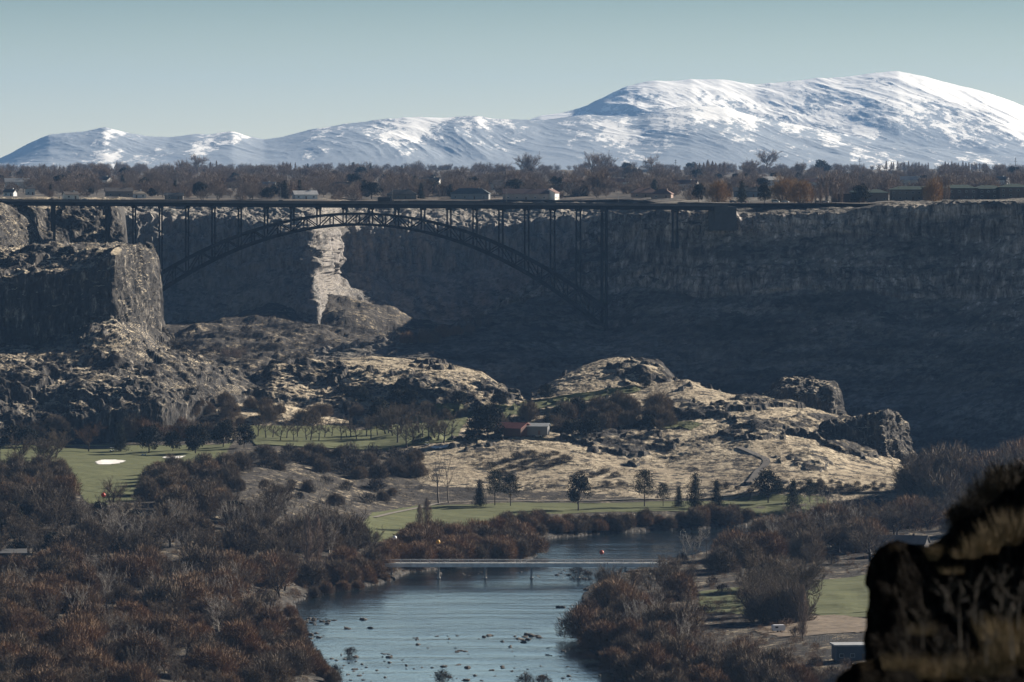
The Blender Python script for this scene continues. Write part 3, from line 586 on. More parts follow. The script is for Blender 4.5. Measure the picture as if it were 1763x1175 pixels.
def tower(s, zb, w):
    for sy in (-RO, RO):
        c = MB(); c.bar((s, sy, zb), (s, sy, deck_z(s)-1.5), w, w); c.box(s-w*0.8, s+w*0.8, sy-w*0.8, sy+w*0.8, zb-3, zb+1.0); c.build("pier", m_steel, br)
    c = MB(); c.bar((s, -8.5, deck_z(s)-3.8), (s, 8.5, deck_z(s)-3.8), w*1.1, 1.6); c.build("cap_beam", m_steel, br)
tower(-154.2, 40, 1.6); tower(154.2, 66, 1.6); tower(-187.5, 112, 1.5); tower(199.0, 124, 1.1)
ab = MB(); ab.box(222, 236, -9.5, 9.5, 132, deck_z(230)-0.8); ab.build("abutment", m_deckc, br)
def brpt(s, y, z): v = Matrix.Rotation(PSI, 3, 'Z') @ Vector((s, y, z)); return (BC.x+v.x, BC.y+v.y, z)
def br_s(u):                           # position along the bridge for a picture column
    k = (u-U0)/F; return (k*BC.y-BC.x)/(math.cos(PSI)-k*math.sin(PSI))
# ------------------------------------------------------------------ street lamps on the deck
m_pole = simple("lamp_pole_metal", (0.16, 0.16, 0.16), 0.5, 0.1, 1.0); m_glassy = simple("dark_glass", (0.02, 0.025, 0.03), 0.2, 0.1, 1.0, spec=0.5)
def lamp(loc, rz):
    r = empty("street_lamp", loc, rz); p = MB(); p.tube([(0,0,0),(0,0,8.6)], [0.12,0.08]); p.tube([(0,0,8.6),(0.6,0,9.0),(1.9,0,9.1)], [0.08,0.07,0.06]); p.build("pole", m_pole, r)
    h = MB(); h.box(1.5, 2.4, -0.18, 0.18, 8.95, 9.12); h.build("lamp_head", m_pole, r)
    return r
def copy_tree(o, parent=None):
    c = o.copy(); C.objects.link(c); c.parent = parent
    for ch in [x for x in KIDS.get(o.name, [])]: copy_tree(ch, c)
    return c
KIDS = {}
def kids_of(root):
    KIDS[root.name] = list(root.children)
    for ch in root.children: kids_of(ch)
lab = ["thin lamp pole on the arch bridge deck above the leftmost visible pier", "thin lamp pole on the bridge deck above the hidden left arch foot", "thin lamp pole on the bridge deck left of the arch crown",
       "thin lamp pole on the bridge deck right of the arch crown", "thin lamp pole on the bridge deck above the tall right piers", "thin lamp pole near the bridge's right end"]
L0 = None
for i, u in enumerate((98, 285, 480, 672, 868, 1060)):
    s = br_s(u); p = brpt(s, -8.4, deck_z(s))
    if L0 is None: L0 = lamp(p, PSI+math.pi/2); kids_of(L0); o = L0
    else: o = copy_tree(L0); o.location = p
    tag(o, lab[i], "lamp", "lamp poles along the arch bridge")
# ------------------------------------------------------------------ vehicles
def car(col, loc, rz, name="car", L=4.6, H=1.5, van=False):
    r = empty(name, loc, rz); h = L/2; mb = simple("paint_"+"%d_%d_%d" % tuple(int(c*99) for c in col), col, 0.35, 0.04, 1, spec=0.5)
    p = [(-h,0.35),(-h,0.85),(-h+0.1,0.95),(h-1.0,0.92),(h-0.1,0.78),(h,0.6),(h,0.35)]
    b = MB(); b.prism(p, -0.88, 0.88); b.build("body", mb, r)
    if van: q = [(-h+0.05,0.9),(-h+0.15,H),(h-1.5,H),(h-0.8,0.9)]
    else: q = [(-h+0.3,0.9),(-h+0.9,H),(h-1.9,H),(h-1.1,0.9)]
    c = MB(); c.prism(q, -0.78, 0.78); cb = c.build("cabin", m_glassy, r)
    c = MB(); c.prism([(q[1][0]-0.02,H-0.02),(q[1][0]+0.05,H+0.06),(q[2][0]-0.05,H+0.06),(q[2][0]+0.02,H-0.02)], -0.8, 0.8); c.build("roof", mb, r)
    for x in (-h+0.85, h-0.85):
        for y in (-0.86, 0.86):
            w = MB(); w.tube([(x,y-0.11,0.34),(x,y+0.11,0.34)], [0.34,0.34], 12); w.build("wheel", m_tyre, r)
    return r
m_tyre = simple("tyre_rubber", (0.015,0.015,0.015), 0.9, 0.1, 1)
def truck(loc, rz, label):
    r = empty("box_truck", loc, rz); tag(r, label, "truck")
    b = MB(); b.box(-5.5, 2.2, -1.25, 1.25, 0.9, 3.5); b.build("cargo_box", simple("truck_dark", (0.03,0.03,0.035), 0.6, 0.1, 1), r)
    b = MB(); b.prism([(2.4,0.5),(2.4,2.5),(3.4,2.5),(4.2,1.5),(4.5,1.3),(4.5,0.5)], -1.1, 1.1); b.build("cab", simple("truck_cab", (0.05,0.05,0.06), 0.4, 0.1, 1, spec=0.5), r)
    for x in (-4.2, -3.1, 3.4):
        for y in (-1.1, 1.1): w = MB(); w.tube([(x,y-0.15,0.5),(x,y+0.15,0.5)], [0.5,0.5], 12); w.build("wheel", m_tyre, r)
s = br_s(668); truck(brpt(s, 5, deck_z(s)+0.02), PSI, "long dark box truck crossing the bridge deck near the arch crown")
for u, col, y, lb in ((700, (0.25,0.27,0.3), 5, "grey car following behind the dark truck on the bridge"), (143, (0.6,0.6,0.62), -5, "silver car on the bridge deck above the left cliffs"),
                      (480, (0.05,0.05,0.06), -5, "black car on the bridge deck left of the arch crown"), (930, (0.5,0.5,0.5), -5, "light grey car on the bridge deck over the right half of the arch"),
                      (1100, (0.12,0.03,0.03), 5, "dark red car on the bridge deck near its right end")):
    s = br_s(u); tag(car(col, brpt(s, y, deck_z(s)+0.02), PSI+(0 if y > 0 else math.pi)), lb, "car", "vehicles crossing the arch bridge")
# parking by the right rim
PLOT = [(1335,(0.75,0.75,0.72),True,"white van parked on the rim just right of the bridge end"), (1352,(0.7,0.7,0.68),False,"white car parked behind the white van on the rim"),
        (1392,(0.8,0.8,0.8),True,"white minivan parked alone on the rim below the golden willow"), (1378,(0.05,0.05,0.06),False,"black car parked left of the lone white minivan"),
        (1408,(0.10,0.10,0.12),False,"charcoal car parked right of the lone white minivan"), (1420,(0.3,0.3,0.32),False,"grey car at the right end of the rim car park"),
        (1262,(0.06,0.07,0.10),False,"dark blue car parked nearest the bridge end on the rim"), (1280,(0.25,0.05,0.04),False,"red car parked second from the bridge end on the rim")]
for u, col, van, lb in PLOT:
    Y_ = 3640+random.uniform(-12, 12); X_ = (u-U0)/F*Y_
    tag(car(col, (X_, Y_, zat(X_, Y_)+0.05), random.uniform(-0.3, 0.3), L=5.0 if van else 4.6, H=1.95 if van else 1.5, van=van), lb, "car", "cars parked on the rim right of the bridge")
# ================================================================== THE FOOTBRIDGE
fb = empty("footbridge", (0, 2348, 0)); tag(fb, "low pale concrete footbridge with thin railings crossing the river", "bridge")
fx0, fx1 = (655-U0)/F*2348, (1150-U0)/F*2348
b = MB(); b.box(fx0, fx1, -1.6, 1.6, 5.25, 5.75); b.box(fx0, fx1, -1.9, -1.6, 4.75, 6.45); b.box(fx0, fx1, 1.6, 1.9, 4.75, 6.45); b.build("deck", m_conc, fb)
for sy in (-1.8, 1.8):
    r = MB(); r.bar((fx0, sy, 7.75), (fx1, sy, 7.75), 0.16); r.bar((fx0, sy, 7.1), (fx1, sy, 7.1), 0.10); x = fx0+0.3; k = 0
    while x < fx1: r.bar((x, sy, 6.4), (x, sy, 7.75), 0.12); x += 4.0
    for q in (755, 835, 915, 996, 1077):
        xq = (q-U0)/F*2348; r.bar((xq-5, sy, 7.3), (xq, sy, 6.1), 0.08); r.bar((xq+5, sy, 7.3), (xq, sy, 6.1), 0.08)
    r.build("railing", simple("pale_rail_metal", (0.45,0.45,0.46), 0.6, 0.1, 1), fb)
for q in (674, 755, 835, 915, 996, 1077):
    x = (q-U0)/F*2348; p = MB(); p.box(x-0.42, x+0.42, -1.5, 1.5, -2.5, 5.0); p.box(x-0.75, x+0.75, -1.9, 1.9, -2.5, 0.45); p.box(x-0.5, x+0.5, -1.9, 1.9, 4.4, 4.74); p.build("pier", simple("pier_concrete", (0.38,0.36,0.33), 0.9, 0.2, 0.4), fb)
# ================================================================== CABLE WITH MARKER BALLS
CY = 2400.0
cpts = [(-60,822),(177,853),(430,893),(679,925),(754,934),(900,945),(1036,951),(1130,950),(1217,943)]
cs = MB(); P = [pt(u, v-3.0, CY) for u, v in cpts]; cs.tube(P, [0.035]*len(P), 4)
cb = cs.build("overhead_cable", simple("cable_black", (0.02,0.02,0.02), 0.6, 0.1, 1)); tag(cb, "thin dark overhead cable strung across the river valley", "cable")
me_ball = None
for u, v, col, nm, lb in ((177,853,(0.55,0.045,0.02),"red","red marker ball hanging over the left thicket by the golf green"), (679,927,(0.75,0.76,0.78),"white","white marker ball above the shrubs left of the footbridge"),
                  (754,934,(0.62,0.33,0.03),"yellow","yellow marker ball over the rust shrubs behind the footbridge"), (1036,952,(0.50,0.09,0.045),"orange","orange marker ball hanging over the open river water")):
    r = empty("marker_ball", pt(u, v, CY)); tag(r, lb, "marker ball", "marker balls on the overhead cable")
    bm = MB(); n = 14; R_ = 0.95
    prof = [(R_*math.sin(math.pi*i/10), R_*math.cos(math.pi*i/10)) for i in range(11)]
    bm.tube([(0,0,z) for _, z in prof], [max(a, 0.01) for a, _ in prof], n); bm.build("ball", simple("ball_"+nm, col, 0.45, 0.05, 1, spec=0.4), r, True)
    bm = MB(); bm.box(-0.08, 0.08, -0.08, 0.08, 0.9, 1.25); bm.build("clamp", m_steel, r)
# ------------------------------------------------------------------ power poles
m_wood = simple("pole_wood", (0.07, 0.055, 0.042), 0.9, 0.2, 1)
def pole(loc, h, lb, name="utility_pole"):
    r = empty(name, loc, random.uniform(-0.4, 0.4)); tag(r, lb, "utility pole")
    p = MB(); p.tube([(0,0,-1),(0,0,h)], [0.22,0.15], 8); p.build("pole", m_wood, r)
    p = MB(); p.box(-1.5, 1.5, -0.1, 0.1, h-0.8, h-0.6); p.box(-1.1, 1.1, -0.1, 0.1, h-1.8, h-1.6)
    for x in (-1.4, -0.5, 0.5, 1.4): p.box(x-0.06, x+0.06, -0.06, 0.06, h-0.6, h-0.35)
    p.build("crossarm", m_wood, r); return r
gx, gy = (1217-U0)/F*CY, CY
pole((gx, gy, zat(gx, gy)), ZC-(930-V0)/F*CY-zat(gx, gy)+0.2, "wooden utility pole with crossarms among bare trees right of the footbridge")
def tmast(u, vt, d, lb):
    X_ = (u-U0)/F*d; z0 = zat(X_, d); h = ZC-(vt-V0)/F*d-z0
    r = empty("radio_mast", (X_, d, z0)); tag(r, lb, "mast"); p = MB(); p.tube([(0,0,0),(0,0,h)], [0.35,0.2], 6); p.build("mast_pole", m_pole, r)
    p = MB(); p.box(-1.6, 1.6, -0.15, 0.15, h*0.86, h*0.86+0.3); p.box(-1.1, 1.1, -0.15, 0.15, h*0.94, h*0.94+0.3); p.build("crossarm", m_pole, r)
for u, vt, lb in ((1480,272,"thin mast on the skyline left of the long poplar rows"), (1163,275,"thin mast on the skyline left of the broad elm clump"), (750,283,"thin mast on the skyline over the left centre houses"),
                  (1748,272,"thin mast on the skyline at the far right edge"), (1412,275,"thin mast on the skyline above the golden willow")): tmast(u, vt, 5600, lb)
# ================================================================== HOUSES
m_win = m_glassy
def house(name, u, v, W, D_, H, roofh, wall, roofc, lb, rz=0.0, hip=False, windows=4, group=None, gable_w=0, dist=None, chim=True, storeys=1):
    if dist: X_, Y_ = (u-U0)/F*dist, dist; Z_ = zat(X_, Y_)
    else:
        h = hit(u, v)
        if h is None: print("no hit", u, v); return
        X_, Y_, Z_ = h
    r = empty(name, (X_, Y_, Z_-0.3), rz); tag(r, lb, "building" if name != "house" else "house", group)
    mw = simple("wall_%d_%d_%d" % tuple(int(c*99) for c in wall), wall, 0.85, 0.12, 0.4); mr = simple("roof_%d_%d_%d" % tuple(int(c*99) for c in roofc), roofc, 0.8, 0.15, 0.6)
    w = MB(); w.box(-W/2, W/2, -D_/2, D_/2, 0, H+0.3)
    if not hip and roofh > 0: w.add([(-W/2,-D_/2,H+0.3),(-W/2,D_/2,H+0.3),(-W/2,0,H+roofh),(W/2,-D_/2,H+0.3),(W/2,D_/2,H+0.3),(W/2,0,H+roofh)], [(0,2,1),(3,4,5)])
    w.build("wall", mw, r)
    f = MB(); o = 0.6
    if roofh <= 0: f.box(-W/2-o, W/2+o, -D_/2-o, D_/2+o, H+0.3, H+0.75)
    elif hip:
        k = min(W/2-0.5, D_/2)
        base = [(-W/2-o,-D_/2-o,H),(W/2+o,-D_/2-o,H),(W/2+o,D_/2+o,H),(-W/2-o,D_/2+o,H)]
        f.add(base+[(x,y,H+0.35) for x,y,_ in base]+[(-W/2+k,0,H+0.35+roofh),(W/2-k,0,H+0.35+roofh)], [(3,2,1,0),(0,1,5,4),(1,2,6,5),(2,3,7,6),(3,0,4,7),(4,5,9,8),(5,6,9),(6,7,8,9),(7,4,8)])
    else:
        sl = roofh/(D_/2)
        for sg in (-1, 1):
            p = [(-W/2-o, sg*(D_/2+o), H+0.3-o*sl), (W/2+o, sg*(D_/2+o), H+0.3-o*sl), (W/2+o, 0, H+0.3+roofh), (-W/2-o, 0, H+0.3+roofh)]
            f.add(p+[(x,y,z+0.25) for x,y,z in p], [(0,1,2,3),(7,6,5,4),(0,4,5,1),(1,5,6,2),(2,6,7,3),(3,7,4,0)])
    rf = f.build("roof", mr, r)
    if chim and roofh > 0: q = MB(); q.box(W*0.2, W*0.2+0.9, -0.4, 0.5, H+roofh*0.5, H+roofh+1.2); q.build("chimney", mw, rf)
    for st in range(storeys):
        zb = 0.3+(H/storeys)*st
        for i in range(windows):
            x = -W/2+W*(i+0.5)/windows
            if i == windows//2 and st == 0: q = MB(); q.box(x-0.5, x+0.5, -D_/2-0.05, -D_/2+0.1, 0.3, 2.4); q.build("door", simple("door_brown", (0.10,0.06,0.04), 0.6, 0.1, 1), r); continue
            q = MB(); q.box(x-0.75, x+0.75, -D_/2-0.06, -D_/2+0.1, zb+0.9, zb+2.1); fr = q.build("window", simple("window_frame", (0.5,0.5,0.48), 0.6, 0.05, 1), r)
            q = MB(); q.box(x-0.65, x+0.65, -D_/2-0.09, -D_/2-0.05, zb+1.0, zb+2.0); q.build("pane", m_win, fr)
    return r
G = "houses on the plateau across the canyon"
W_ = (0.62,0.60,0.56); T_ = (0.33,0.28,0.22); D1 = (0.10,0.09,0.085); D2 = (0.05,0.055,0.06); RB = (0.16,0.10,0.085); GN = (0.05,0.075,0.065)
HS = [(122,343,14,9,3.0,1.8,W_,D1,"small white house just above the bridge's left end",0.35,False,3), (18,338,12,9,3,2,(0.5,0.5,0.5),D1,"pale house at the far left edge above the bridge",-0.3,False,3),
 (52,336,10,8,5,2,(0.45,0.43,0.4),D1,"narrow two storey house near the left edge",0.2,False,2), (205,339,30,12,4.0,2.5,(0.20,0.16,0.13),D1,"wide brown house with dark roof above the left piers",0.15,False,5),
 (235,341,22,10,3.2,2.2,W_,T_,"cream house with tan roof right of the wide brown house",0.1,True,5), (300,344,20,9,3,1.8,(0.12,0.11,0.10),D2,"low dark house half hidden behind the bridge rail left of centre",0.0,False,4),
 (525,343,26,11,3.4,2.6,(0.6,0.6,0.6),(0.42,0.42,0.42),"white house with light roof above the left half of the arch",0.25,False,5), (668,326,12,9,3,2.6,W_,D1,"small gabled house with bright white gable in the trees",0.9,False,2),
 (692,343,34,13,3.6,3.6,(0.16,0.13,0.10),(0.09,0.085,0.075),"long hipped house with dark brown roof left of the grey hipped house",0.0,True,6), (810,343,44,15,4.2,4.0,(0.22,0.22,0.22),(0.07,0.085,0.095),"large grey hipped house with blue grey roof above the arch",-0.1,True,7),
 (905,344,52,14,4.6,3.4,(0.28,0.24,0.21),(0.12,0.085,0.08),"long brown roofed house with arched windows",0.05,False,8), (948,344,14,13,5.2,2.8,(0.70,0.68,0.63),RB,"tall white gabled wing at the end of the long house",1.2,False,2),
 (1022,345,34,9,2.8,0.9,(0.62,0.64,0.66),(0.5,0.52,0.54),"long low white building right of the white gabled wing",0.0,False,6), (1110,340,30,13,3.4,3.6,(0.25,0.17,0.13),(0.15,0.10,0.085),"brick house with reddish hipped roof right of centre",0.1,True,5),
 (1140,342,22,12,3.4,3.2,(0.28,0.20,0.16),RB,"smaller brick house beside the reddish hipped house",-0.2,True,4), (1290,340,34,12,4.5,2.5,(0.16,0.17,0.19),D2,"dark blue grey house between the two golden willows",0.0,False,6),
 (1250,322,36,14,3.5,2.5,(0.4,0.38,0.35),(0.30,0.28,0.27),"pale roofed house on the rise behind the left golden willow",0.1,False,5), (1120,297,44,16,4,2.5,(0.30,0.31,0.33),(0.25,0.26,0.28),"grey farm building high among trees right of centre",0.0,False,5),
 (850,297,40,16,4.5,0,(0.13,0.13,0.13),D1,"flat dark building on the skyline above the arch",0.0,False,4), (1455,303,40,15,4,0.0,(0.7,0.7,0.7),(0.72,0.72,0.72),"white flat roofed building on the skyline right of the golden willow",0.0,False,6),
 (1530,299,34,15,4,1.5,(0.5,0.5,0.5),(0.6,0.6,0.6),"pale roofed barn below the skyline poplars",0.0,False,3), (1640,312,40,14,4,1.5,(0.3,0.3,0.3),(0.4,0.42,0.44),"grey roofed shed below the rightmost poplars",0.0,False,3)]
for a in HS: house("house", a[0], a[1], a[2]*0.66, a[3]*0.8, *a[4:9], rz=a[9], hip=a[10], windows=max(2, int(a[11]*0.7)), group=G)
EX = [(30,322,(0.5,0.48,0.45),"small pale house high in the left trees near the edge"),(180,318,W_,"small white house in the trees left of the tallest skyline tree"),(398,322,T_,"tan house among trees above the arch's left flank"),(455,330,(0.45,0.45,0.46),"grey house peeking through trees left of the white light roofed house"),
 (590,330,T_,"tan house in the trees right of the white light roofed house"),(740,320,W_,"white house high in the trees between the hipped houses"),(862,326,(0.4,0.36,0.32),"beige house in the trees above the long brown roofed house"),(985,322,W_,"white house in the trees behind the tall white gabled wing"),
 (1065,322,(0.5,0.47,0.42),"cream house in the trees under the skyline pair"),(1180,326,(0.55,0.52,0.5),"pale house in the trees right of the brick houses"),(1330,318,(0.5,0.5,0.5),"pale house in the trees above the large golden willow"),(1400,322,W_,"white house in the trees left of the skyline mast"),(1570,318,(0.5,0.46,0.4),"tan house in the trees above the office row"),(1720,318,(0.55,0.55,0.55),"pale house in the trees near the right edge")]
for u, v, wc, lb in EX: house("house", u, v+2, random.uniform(15, 22), 10, 5.5, 3.0, wc, random.choice([D1, RB, (0.3,0.3,0.3)]), lb, rz=random.uniform(-0.7, 0.7), windows=3, group=G)
MODB = [(1452,352,20,12,5,"low dark brown pavilion with flat overhanging roof at the car park",(0.07,0.05,0.045),(0.03,0.028,0.028)), (1475,345,13,12,6.5,"tall narrow block with green roof right of the dark pavilion",(0.10,0.08,0.07),GN),
 (1508,350,22,14,5.5,"two storey tan block left of the long green roofed buildings",(0.17,0.13,0.105),GN), (1565,342,36,14,7.0,"long office block with stepped green roofs",(0.20,0.165,0.135),GN),
 (1604,343,18,14,8.0,"tower like block with green roof in the middle of the office row",(0.15,0.12,0.10),GN), (1650,342,34,15,7.2,"wide dark office block with green eaves right of the tower block",(0.12,0.10,0.09),GN),
 (1700,342,30,15,6.4,"office block with green roof second from the right edge",(0.09,0.075,0.065),GN), (1745,342,28,15,6.8,"office block with green roof at the right edge",(0.13,0.10,0.085),GN)]
for u, v, W2, D2_, H2, lb, wc, rc in MODB:
    r = house("office_building", u, v, W2*0.68, D2_*0.8, H2, 2.2 if rc == GN else 0, wc, rc, lb, hip=True, windows=max(3, int(W2/6)), group="modern buildings along the right rim", dist=3650+random.uniform(0,25), chim=False, storeys=2 if H2 > 6 else 1)
# golf buildings in the valley
hb = hit(886, 752, only=("hillside",))
def at_floor(u, v): return hit(u, v)
r = house("barn", 884, 750, 16, 12, 4.0, 2.4, (0.10,0.055,0.045), (0.30,0.12,0.10), "brown barn with rust red roof on the bench above the grassy slope", rz=-0.55, windows=2, chim=False)
r = house("maintenance_shed", 916, 748, 17, 12, 4.2, 1.3, (0.13,0.13,0.13), (0.22,0.23,0.24), "grey metal shed right behind the rust roofed barn", rz=-0.1, windows=2, chim=False)
r = house("clubhouse", 1556, 952, 20, 12, 4.0, 3.0, (0.045,0.04,0.04), (0.06,0.06,0.065), "dark house with gabled grey roof beside the foreground rocks", rz=-0.25, windows=4)
r = house("utility_building", 1474, 1136, 14, 10, 4.5, 0, (0.07,0.075,0.085), (0.30,0.31,0.32), "blue grey flat roofed building below the right golf green", rz=0.1, windows=4, chim=False)
r = house("shed", 14, 968, 13, 9, 3.6, 1.2, (0.06,0.06,0.06), (0.12,0.12,0.12), "dark shed with low roof at the left edge among thickets", rz=0.1, windows=2, chim=False)
r = house("shed", 20, 1138, 14, 9, 3.2, 1.0, (0.10,0.105,0.11), (0.20,0.20,0.21), "grey shed in the thicket at the bottom left corner", rz=-0.1, windows=2, chim=False)
for u, v, lb, cat, col in ((1341,1090,"small white trailer below the right golf green","trailer",(0.75,0.76,0.78)), (28,966,"white trailer beside the dark shed at the left edge","trailer",(0.8,0.8,0.82))):
    h = hit(u, v); r = empty("trailer", h, 0.2); tag(r, lb, cat)
    b = MB(); b.prism([(-2.2,0.6),(-2.3,2.3),(-1.9,2.6),(1.9,2.6),(2.3,2.3),(2.2,0.6)], -1.1, 1.1); b.build("body", simple("trailer_white", col, 0.5, 0.05, 1), r)
    b = MB(); b.box(-1.4, -0.3, -1.14, -1.05, 1.5, 2.1); b.build("window", m_win, r)
    for x in (-0.5, 0.5): w = MB(); w.tube([(x,-1.12,0.35),(x,-0.9,0.35)], [0.34,0.34], 12); w.build("wheel", m_tyre, r)
for u, v, col, lb in ((1000-92+0, 751, (0.55,0.6,0.68), "pale blue car parked before the grey shed"), (1400,1008,(0.05,0.06,0.08),"dark car on the lane above the right golf green"), (925,753,(0.75,0.75,0.75),"white pickup parked at the right of the grey shed")):
    h = hit(u, v); tag(car(col, (h[0], h[1], h[2]+0.05), random.uniform(-0.4, 0.4)), lb, "car")
# fence posts under the right green
me0 = None
for i in range(12):
    u = 1395+i*4.2; h = hit(u, 1108-0.25*i)
    if me0 is None: p = MB(); p.tube([(0,0,-0.2),(0,0,1.9)], [0.09,0.07], 6); o = p.build("fence_post", simple("post_white", (0.55,0.55,0.53), 0.7, 0.1, 1)); me0 = o
    else: o = me0.copy(); C.objects.link(o)
    o.location = h; tag(o, "pale slender post in the row of posts below the right golf green", "post", "pale posts below the right golf green")
# golf details
for u, v, lb in ((726,0,""),):
    pass
def cart(u, v, lb):
    h = hit(u, v); r = empty("golf_cart", h, random.uniform(-0.5, 0.5)); tag(r, lb, "golf cart", "golf carts on the course")
    b = MB(); b.prism([(-1.1,0.3),(-1.15,0.85),(-0.2,0.8),(-0.1,0.5),(0.5,0.5),(0.7,0.95),(1.2,0.7),(1.2,0.3)], -0.55, 0.55); b.build("body", simple("cart_white", (0.7,0.7,0.68), 0.5, 0.05, 1), r)
    b = MB()
    for x in (-0.9, 0.7):
        for y in (-0.5, 0.5): b.bar((x, y, 0.8), (x*0.9, y, 1.85), 0.05)
    b.build("roof_post", m_steel, r); b = MB(); b.box(-1.0, 0.8, -0.6, 0.6, 1.85, 1.93); b.build("roof", simple("cart_white", (0.7,0.7,0.68), 0.5), r)
    for x in (-0.75, 0.8):
        for y in (-0.5, 0.5): w = MB(); w.tube([(x,y-0.08,0.22),(x,y+0.08,0.22)], [0.22,0.22], 10); w.build("wheel", m_tyre, r)
cart(247, 785, "white golf cart on the left green by the dark round trees"); cart(735, 767, "white golf cart on the middle fairway under bare trees"); cart(192, 778, "white golf cart near the pond on the left green")
print("built", round(time.time()-T0, 1))
# ================================================================== VEGETATION
def slivers(base, dirs, length, width, rg):
    """one thin triangle per twig"""
    n = len(base); r = rg.normal(size=(n, 3)); s = np.cross(dirs, r); s /= (np.linalg.norm(s, axis=1, keepdims=True)+1e-9)
    w = (np.asarray(width)*np.ones(n))[:, None]/2; L = (np.asarray(length)*np.ones(n))[:, None]
    V = np.stack([base-s*w, base+s*w, base+dirs*L], 1).reshape(-1, 3); return V, np.arange(n*3).reshape(n, 3)
def unit(a): return a/(np.linalg.norm(a, axis=-1, keepdims=True)+1e-9)
def tubes(paths, n=4):
    """paths: list of (pts (k,3), radii (k,)) -> tri mesh"""
    V = []; Fc = []; b = 0
    for P, R in paths:
        P = np.asarray(P, float); k = len(P); d = unit(np.gradient(P, axis=0)); ref = np.where(np.abs(d[:, 2:3]) < 0.9, [[0, 0, 1.0]], [[1.0, 0, 0]])
        x = unit(np.cross(d, ref)); y = np.cross(d, x); a = np.arange(n)*2*math.pi/n
        ring = P[:, None]+(x[:, None]*np.cos(a)[None, :, None]+y[:, None]*np.sin(a)[None, :, None])*np.asarray(R)[:, None, None]
        V.append(ring.reshape(-1, 3))
        for i in range(k-1):
            for j in range(n):
                p, q, r, s = b+i*n+j, b+i*n+(j+1) % n, b+(i+1)*n+(j+1) % n, b+(i+1)*n+j; Fc += [(p, q, r), (p, r, s)]
        b += k*n
    return np.concatenate(V), np.array(Fc)
def merge(parts):
    V = []; Fc = []; b = 0
    for v, f in parts: V.append(v); Fc.append(f+b); b += len(v)
    return np.concatenate(V), np.concatenate(Fc)
def gen_bare(seed, H, W, trunks=1, h0=0.25, limbs=8, subs=8, twigs=14, tw=0.07, up=0.9, droop=0.0, dome=False, tr=0.035):
    """bare winter tree: returns (trunk mesh, twig crown mesh)"""
    rg = np.random.default_rng(seed); wood = []; tb = []; td = []; tl = []
    for t in range(trunks):
        off = np.array([rg.normal()*0.06*W*(trunks > 1), rg.normal()*0.06*W*(trunks > 1), 0.0]); lean = np.array([rg.normal()*0.08, rg.normal()*0.08, 1.0]); lean[:2] += off[:2]/W*4
        n = 6; tz = np.linspace(0, 1, n)[:, None]; ht = H*(0.60 if not dome else 0.35)*rg.uniform(0.85, 1)
        P = off+lean*ht*tz+np.concatenate([rg.normal(size=(n, 2))*0.012*H, np.zeros((n, 1))], 1)*tz; P[0, 2] = -0.4
        wood.append((P, np.linspace(tr*H, tr*0.25*H, n)))
        for l in range(limbs):
            f = h0+(1-h0)*rg.uniform(0, 1)**1.1 if not dome else rg.uniform(0.15, 1)
            i = f*(n-1); a = P[int(i)]*(1-i % 1)+P[min(int(i)+1, n-1)]*(i % 1)
            ang = l*2.4+rg.uniform(-0.5, 0.5); rr = W/2*rg.uniform(0.55, 1.0)*(1-0.45*max(0, f-0.5)) ; hz = a[2]+(H*0.95-a[2])*rg.uniform(0.15, 0.98)*up
            end = np.array([a[0]+math.cos(ang)*rr, a[1]+math.sin(ang)*rr, hz]); k = 5; s = np.linspace(0, 1, k)[:, None]
            Q = a+(end-a)*s+np.array([0, 0, 1.0])*(np.sin(s*math.pi)*rr*(-0.12 if up > 0.5 else 0.15))+rg.normal(size=(k, 3))*0.02*W*s
            r0 = tr*H*(0.45)*(1-0.5*f); wood.append((Q, np.linspace(r0, 0.03, k)))
            for b_ in range(subs):
                g = rg.uniform(0.25, 1.0); i2 = g*(k-1); c = Q[int(i2)]*(1-i2 % 1)+Q[min(int(i2)+1, k-1)]*(i2 % 1)
                dr = unit((end-a)[None])[0]*0.6+unit(rg.normal(size=(1, 3)))[0]*0.8+np.array([0, 0, 0.45-droop]); dr = dr/np.linalg.norm(dr)
                bl = W*rg.uniform(0.12, 0.26); e = c+dr*bl
                wood.append((np.array([c, (c+e)/2+rg.normal(size=3)*0.02*W, e]), np.array([0.055, 0.04, 0.02])))
                m = twigs; s2 = rg.uniform(0.1, 1.1, (m, 1)); tb.append(c+(e-c)*s2+rg.normal(size=(m, 3))*0.012*W)
                td.append(unit(dr*0.7+unit(rg.normal(size=(m, 3)))*0.75+np.array([0, 0, 0.3-droop]))); tl.append(rg.uniform(0.06, 0.15, m)*W)
    base = np.concatenate(tb); dirs = np.concatenate(td); ln = np.concatenate(tl)
    return tubes(wood), slivers(base, dirs, ln, tw, rg)
